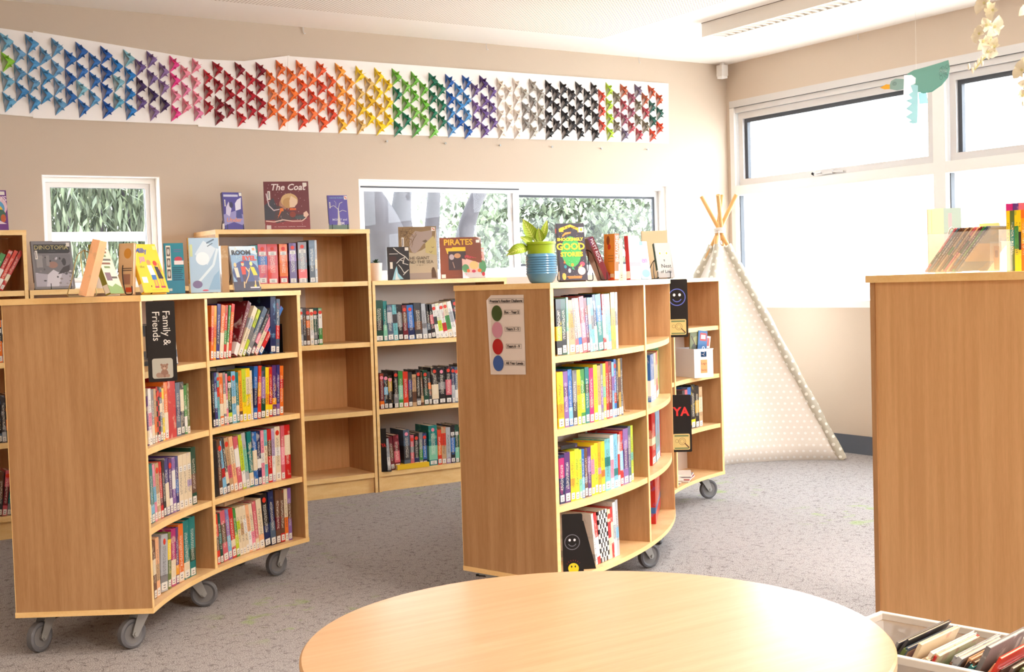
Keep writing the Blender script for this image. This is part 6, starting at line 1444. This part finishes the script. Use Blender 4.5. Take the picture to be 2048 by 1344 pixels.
# ================================================================ tent in the corner
CANV = mat('white_canvas', (240, 236, 230), 0.85, spec=0.15)
def dotted(name, base, dots, s, r):
    mt = mat(name, base, 0.85, spec=0.15); N = NT(mt); tc = N.n('ShaderNodeUVMap'); 
    sp = N.n('ShaderNodeSeparateXYZ'); N.l(tc.outputs[0], sp.inputs[0])
    v = N.math('MULTIPLY', sp.outputs[1], s); rowi = N.math('FLOOR', v)
    uu = N.math('ADD', N.math('MULTIPLY', sp.outputs[0], s), N.math('MULTIPLY', N.math('MODULO', N.math('ABSOLUTE', rowi), 2), 0.5))
    dx = N.math('SUBTRACT', N.math('FRACT', uu), 0.5); dy = N.math('SUBTRACT', N.math('FRACT', v), 0.5)
    d2 = N.math('ADD', N.math('MULTIPLY', dx, dx), N.math('MULTIPLY', dy, dy))
    N.l(N.mix(N.math('LESS_THAN', d2, r * r), base, dots), N.b.inputs['Base Color']); return mt
DOTP = dotted('dotted_canvas', (238, 231, 222), (252, 250, 247), 26, 0.2)
DOTT = dotted('dotted_trim', (196, 190, 174), (244, 242, 234), 22, 0.22)
POLE = mat('pine_pole', (224, 176, 112), 0.5)
F1, F2, F3, F4 = Vector((6.10, 5.64, 0)), Vector((5.02, 5.92, 0)), Vector((5.12, 6.82, 0)), Vector((6.25, 6.74, 0))
Yc = 6.22; ap = on_y(1439, 462, Yc)
t = thing('play_tent', 'white canvas tipi tent with pine poles in the room corner', 'tent', (0, 0, 0))
tops = [(1412, 403), (1470, 395), (1445, 397), (1433, 394)]
# pole from F1 (front right) rises to the upper left, and so on
for i, (f, (px, py)) in enumerate(zip((F1, F2, F3, F4), tops)):
    off = Vector((0.0135 * math.cos(i * 1.57 + 0.6), 0.0135 * math.sin(i * 1.57 + 0.6), 0)); c_ = ap + off
    L = (c_ - f); e = c_ + L.normalized() * 0.26
    b = MB(); b.cyl(f + Vector((0, 0, 0.002)), e, 0.0135, 16, POLE); b.build('pole', None, t, smooth=True)
b = MB()
for k in range(4): b.tube([(ap.x + 0.036 * math.cos(a), ap.y + 0.036 * math.sin(a), ap.z - 0.012 + k * 0.009 + 0.003 * math.sin(a * 2)) for a in [2 * PI * i / 12 for i in range(13)]], 0.004, 6, PAPER, smooth=1)
b.tube([ap + Vector((-0.03, -0.025, 0)), ap + Vector((-0.035, -0.035, -0.06)), ap + Vector((-0.012, -0.04, -0.10)), ap + Vector((-0.02, -0.035, -0.05)), ap + Vector((-0.045, -0.03, -0.16))], 0.003, 6, PAPER)
b.build('tie_cord', None, t, smooth=True)
ztop = on_y(1440, 491, 6.1).z
def onpole(f, z): return f.lerp(ap, z / ap.z)
def panel(a, c, nm, m, sag, zb=0.0, lift=None, n=14, mcount=16):
    b = MB(); vs = []; uv = []
    nrm = (c - a).cross(Vector((0, 0, 1))).normalized()
    for j in range(n + 1):
        z = zb + (ztop - zb) * j / n; p, q = onpole(a, z), onpole(c, z)
        for i in range(mcount + 1):
            s_ = i / mcount; v = p.lerp(q, s_)
            inward = sag * math.sin(PI * s_) * (1 - j / n) ** 0.7
            v = v - nrm * inward + nrm * 0.008 * math.sin(s_ * 14 + j * 0.5) * (1 - j / n)
            vs.append(v); uv.append((s_ * (q - p).length - 0.5 * (q - p).length, z))
    fs = [(j * (mcount + 1) + i, j * (mcount + 1) + i + 1, (j + 1) * (mcount + 1) + i + 1, (j + 1) * (mcount + 1) + i) for j in range(n) for i in range(mcount)]
    b.faces(vs, fs, m); o = b.build(nm, None, t, smooth=True)
    ul = o.data.uv_layers.new(name='UVMap')
    for lp_ in o.data.loops: ul.data[lp_.index].uv = uv[lp_.vertex_index] if lp_.vertex_index < len(uv) else (0, 0)
    md = o.modifiers.new('cloth', 'SOLIDIFY'); md.thickness = 0.0015
    return o
cen = (F1 + F2 + F3 + F4) / 4
def sag_dir(a, c, s): 
    nrm = (c - a).cross(Vector((0, 0, 1))).normalized(); return s if nrm.dot((a + c) / 2 - cen) > 0 else -s
panel(F2, F1, 'front_panel', DOTP, sag_dir(F2, F1, 0.20))
panel(F1, F4, 'side_panel', CANV, sag_dir(F1, F4, 0.05)); panel(F4, F3, 'rear_panel', CANV, sag_dir(F4, F3, 0.05)); panel(F3, F2, 'side_panel', CANV, sag_dir(F3, F2, 0.05))
for f in (F1, F2, F3, F4):
    b = MB(); vs = []; n = 12; m_ = 24
    d_ = (ap - f).normalized(); s1 = d_.orthogonal().normalized(); s2 = d_.cross(s1); Lp = (onpole(f, ztop) - f).length
    uv = []
    for j in range(m_ + 1):
        c_ = f + d_ * (0.004 + (Lp) * j / m_)
        for i in range(n):
            an = 2 * PI * i / n; vs.append(c_ + (s1 * math.cos(an) + s2 * math.sin(an)) * (0.028 + 0.003 * math.sin(j * 1.3))); uv.append((i / n * 0.15, Lp * j / m_))
    for k in range(len(vs)): vs[k].z = max(vs[k].z, 0.001)
    b.faces(vs, [(j * n + i, j * n + (i + 1) % n, (j + 1) * n + (i + 1) % n, (j + 1) * n + i) for j in range(m_) for i in range(n)], DOTT)
    o = b.build('pole_sleeve', None, t, smooth=True); ul = o.data.uv_layers.new(name='UVMap')
    for lp_ in o.data.loops: ul.data[lp_.index].uv = uv[lp_.vertex_index]

# ================================================================ paper seagull hanging by the window
DB = 6.4; cB = CP + ray(1835, 175) * DB; SB = DB / FPX
t = thing('hanging_paper_bird', 'teal paper bird with orange beak hanging near the window', 'paper bird', cB, cam_rot(cB))
GRN = mat('seafoam_paper', (116, 172, 160), 0.7); GRN2 = mat('pale_teal_paper', (150, 196, 200), 0.7); HEADM = mat('grey_green_paper', (146, 176, 170), 0.7)
WH_ = mat('white_bird_paper', (244, 244, 240), 0.7)
def wpt(x, y, dy=0.0): return ((x - 1835) * SB, dy, (175 - y) * SB)
def sheet(name, P, m, ya, yb, th_=0.0012):
    """paper cut-out; depth runs from ya to yb over its width so that it stands at an angle"""
    b = MB(); xs = [p[0] for p in P]; x0, x1 = min(xs), max(xs)
    q = [wpt(px, py, ya + (yb - ya) * (px - x0) / (x1 - x0)) for px, py in P]; n = len(q)
    b.faces(q + [(v[0], v[1] + th_, v[2]) for v in q], [tuple(range(n)), tuple(range(2 * n - 1, n - 1, -1))] + [(i, (i + 1) % n, n + (i + 1) % n, n + i) for i in range(n)], m)
    return b.build(name, None, t)
body = [(1816, 147), (1828, 141), (1850, 137), (1878, 131), (1894, 127), (1896, 140), (1892, 158), (1880, 172), (1862, 184), (1845, 186), (1830, 180), (1822, 165)]
sheet('body', body, GRN, -0.01, -0.03); sheet('body', [(x + 1, y + 0.5) for x, y in body], GRN, 0.015, 0.03)
b = MB()
for k in range(9):
    a = (k * 2.4) % 6.28; cx_, cy_ = 1885 + 6 * math.cos(k * 1.9), 140 + k * 2.6
    x_, _, z_ = wpt(cx_, cy_); 
    vs = []
    for i in range(15):
        an = 2 * PI * i / 14
        for rr in (0.010, 0.0088): vs.append((x_ + rr * math.cos(an) * 0.8, -0.0325, z_ + rr * math.sin(an)))
    b.faces(vs, [(2 * i, 2 * i + 1, 2 * i + 3, 2 * i + 2) for i in range(14)], ink((50, 84, 80)))
b.build('drawn_tail_scribble', None, t)
sheet('head', [(1782, 165), (1785, 158), (1793, 154), (1809, 156), (1813, 166), (1810, 176), (1796, 178), (1782, 174)], HEADM, 0.0, 0.0)
sheet('beak', [(1763, 170), (1775, 164), (1782, 165), (1782, 174), (1772, 174)], mat('beak_orange', (238, 176, 50), 0.6), 0.0, 0.0)
b = MB(); vs = []
x_, _, z_ = wpt(1791, 164)
for rr0, rr1 in ((0.010, 0.0088), (0.0055, 0.004)):
    vs = []
    for i in range(17):
        an = 2 * PI * i / 16
        for rr in (rr0, rr1): vs.append((x_ + rr * math.cos(an), -0.0012, z_ + rr * math.sin(an)))
    b.faces(vs, [(2 * i, 2 * i + 1, 2 * i + 3, 2 * i + 2) for i in range(16)], ink((70, 90, 90)))
b.build('drawn_eye', None, t)
wz = [(1820, 170), (1833, 168), (1834, 210), (1833, 247), (1826, 250), (1824, 244)]
zig = [(1822, 168), (1818, 173), (1826, 184), (1817, 190), (1824, 197), (1812, 202), (1823, 208), (1812, 218), (1824, 225), (1811, 234), (1822, 241), (1816, 244), (1825, 248), (1834, 246), (1835, 212), (1836, 172)]
sheet('wing', zig, GRN2, -0.05, -0.015)
sheet('wing', [(1810, 152), (1824, 151), (1832, 157), (1831, 168), (1822, 172), (1826, 184), (1818, 190), (1814, 196), (1808, 196)], WH_, -0.06, -0.02)
sheet('wing', [(1836, 184), (1852, 184), (1855, 204), (1838, 207)], GRN2, 0.02, 0.07)
b = MB(); q = wpt(1833, 139, 0.0); ztt = CZ - cB.z
b.tube([(q[0], 0.003, q[2] - 0.02), (q[0], 0.003, ztt)], 0.0006, 5, WH_, smooth=0); b.build('thread', None, t)

# ================================================================ white orchid garlands
PET = mat('silk_petal', (244, 238, 216), 0.6); N = NT(PET); N.b.inputs['Subsurface Weight'].default_value = 0.0
STEM = mat('pale_stem', (214, 210, 150), 0.6)
def garland(label, pts, D, seed, flowers, buds):
    rd = random.Random(seed); o3 = CP + ray(*pts[0]) * D
    t = thing('orchid_garland', label, 'garland', (o3.x, o3.y, o3.z), cam_rot(o3), 'white orchid garlands hanging from the ceiling'); s = D / FPX
    def L_(px, py, dy=0): return Vector(((px - pts[0][0]) * s, dy, (pts[0][1] - py) * s))
    b = MB(); P = [L_(*p) for p in pts]; P = [Vector((P[0].x, 0, CZ - o3.z))] + P; b.tube(P, 0.0022, 6, STEM); b.build('stem', None, t, smooth=True)
    for i, (px, py, r, a0) in enumerate(flowers):
        c = L_(px, py, rd.uniform(-0.02, 0.0)); b = MB()
        tl = Matrix.Rotation(rd.uniform(-0.8, 0.8), 4, 'Z') @ Matrix.Rotation(rd.uniform(-0.6, 0.6), 4, 'X')
        for k in range(5):
            an = R(a0 + 72 * k); rr = r * s * (1.15 if k % 2 else 0.85)
            tip = c + tl @ Vector((math.cos(an) * rr, -0.004, math.sin(an) * rr))
            leaf(b, c, tip, rr * (0.95 if k % 2 else 0.7), 0.12, PET, n=7, up=tl @ Vector((0, -1, 0)))
        b.build('flower', None, t, smooth=True)
        b = MB(); b.cyl(c + Vector((0, -0.008, 0)), c, 0.003, 8, STEM, 0.002); b.build('flower_heart', None, t)
    for (px, py) in buds:
        c = L_(px, py); b = MB(); b.lathe([(0.0006, -0.008), (0.0032, -0.002), (0.003, 0.003), (0.0008, 0.008)], 10, PET, c=tuple(c)); b.build('bud', None, t, smooth=True)
garland('longer white orchid garland hanging at the upper right, ending in buds', [(1976, -30), (1977, 0), (1980, 60), (1981, 100), (1968, 112), (1948, 136)], 3.0, 4,
        [(1968, 8, 22, 20), (1984, 24, 20, 60), (1988, 55, 21, 10), (1972, 52, 15, 40), (1958, 68, 20, 200), (1966, 82, 17, 160), (1986, 94, 17, 0), (1974, 104, 18, 280)], [(1962, 116), (1956, 120), (1950, 128), (1945, 137), (1938, 129), (1963, 124)])
garland('white orchid garland cut off by the right edge of the photo', [(2058, -30), (2058, 60), (2050, 120), (2046, 190)], 3.0, 9,
        [(2060, 20, 22, 0), (2066, 60, 22, 30), (2042, 138, 20, 0), (2056, 128, 20, 70), (2050, 165, 14, 100), (2044, 190, 12, 250)], [(2044, 204)])
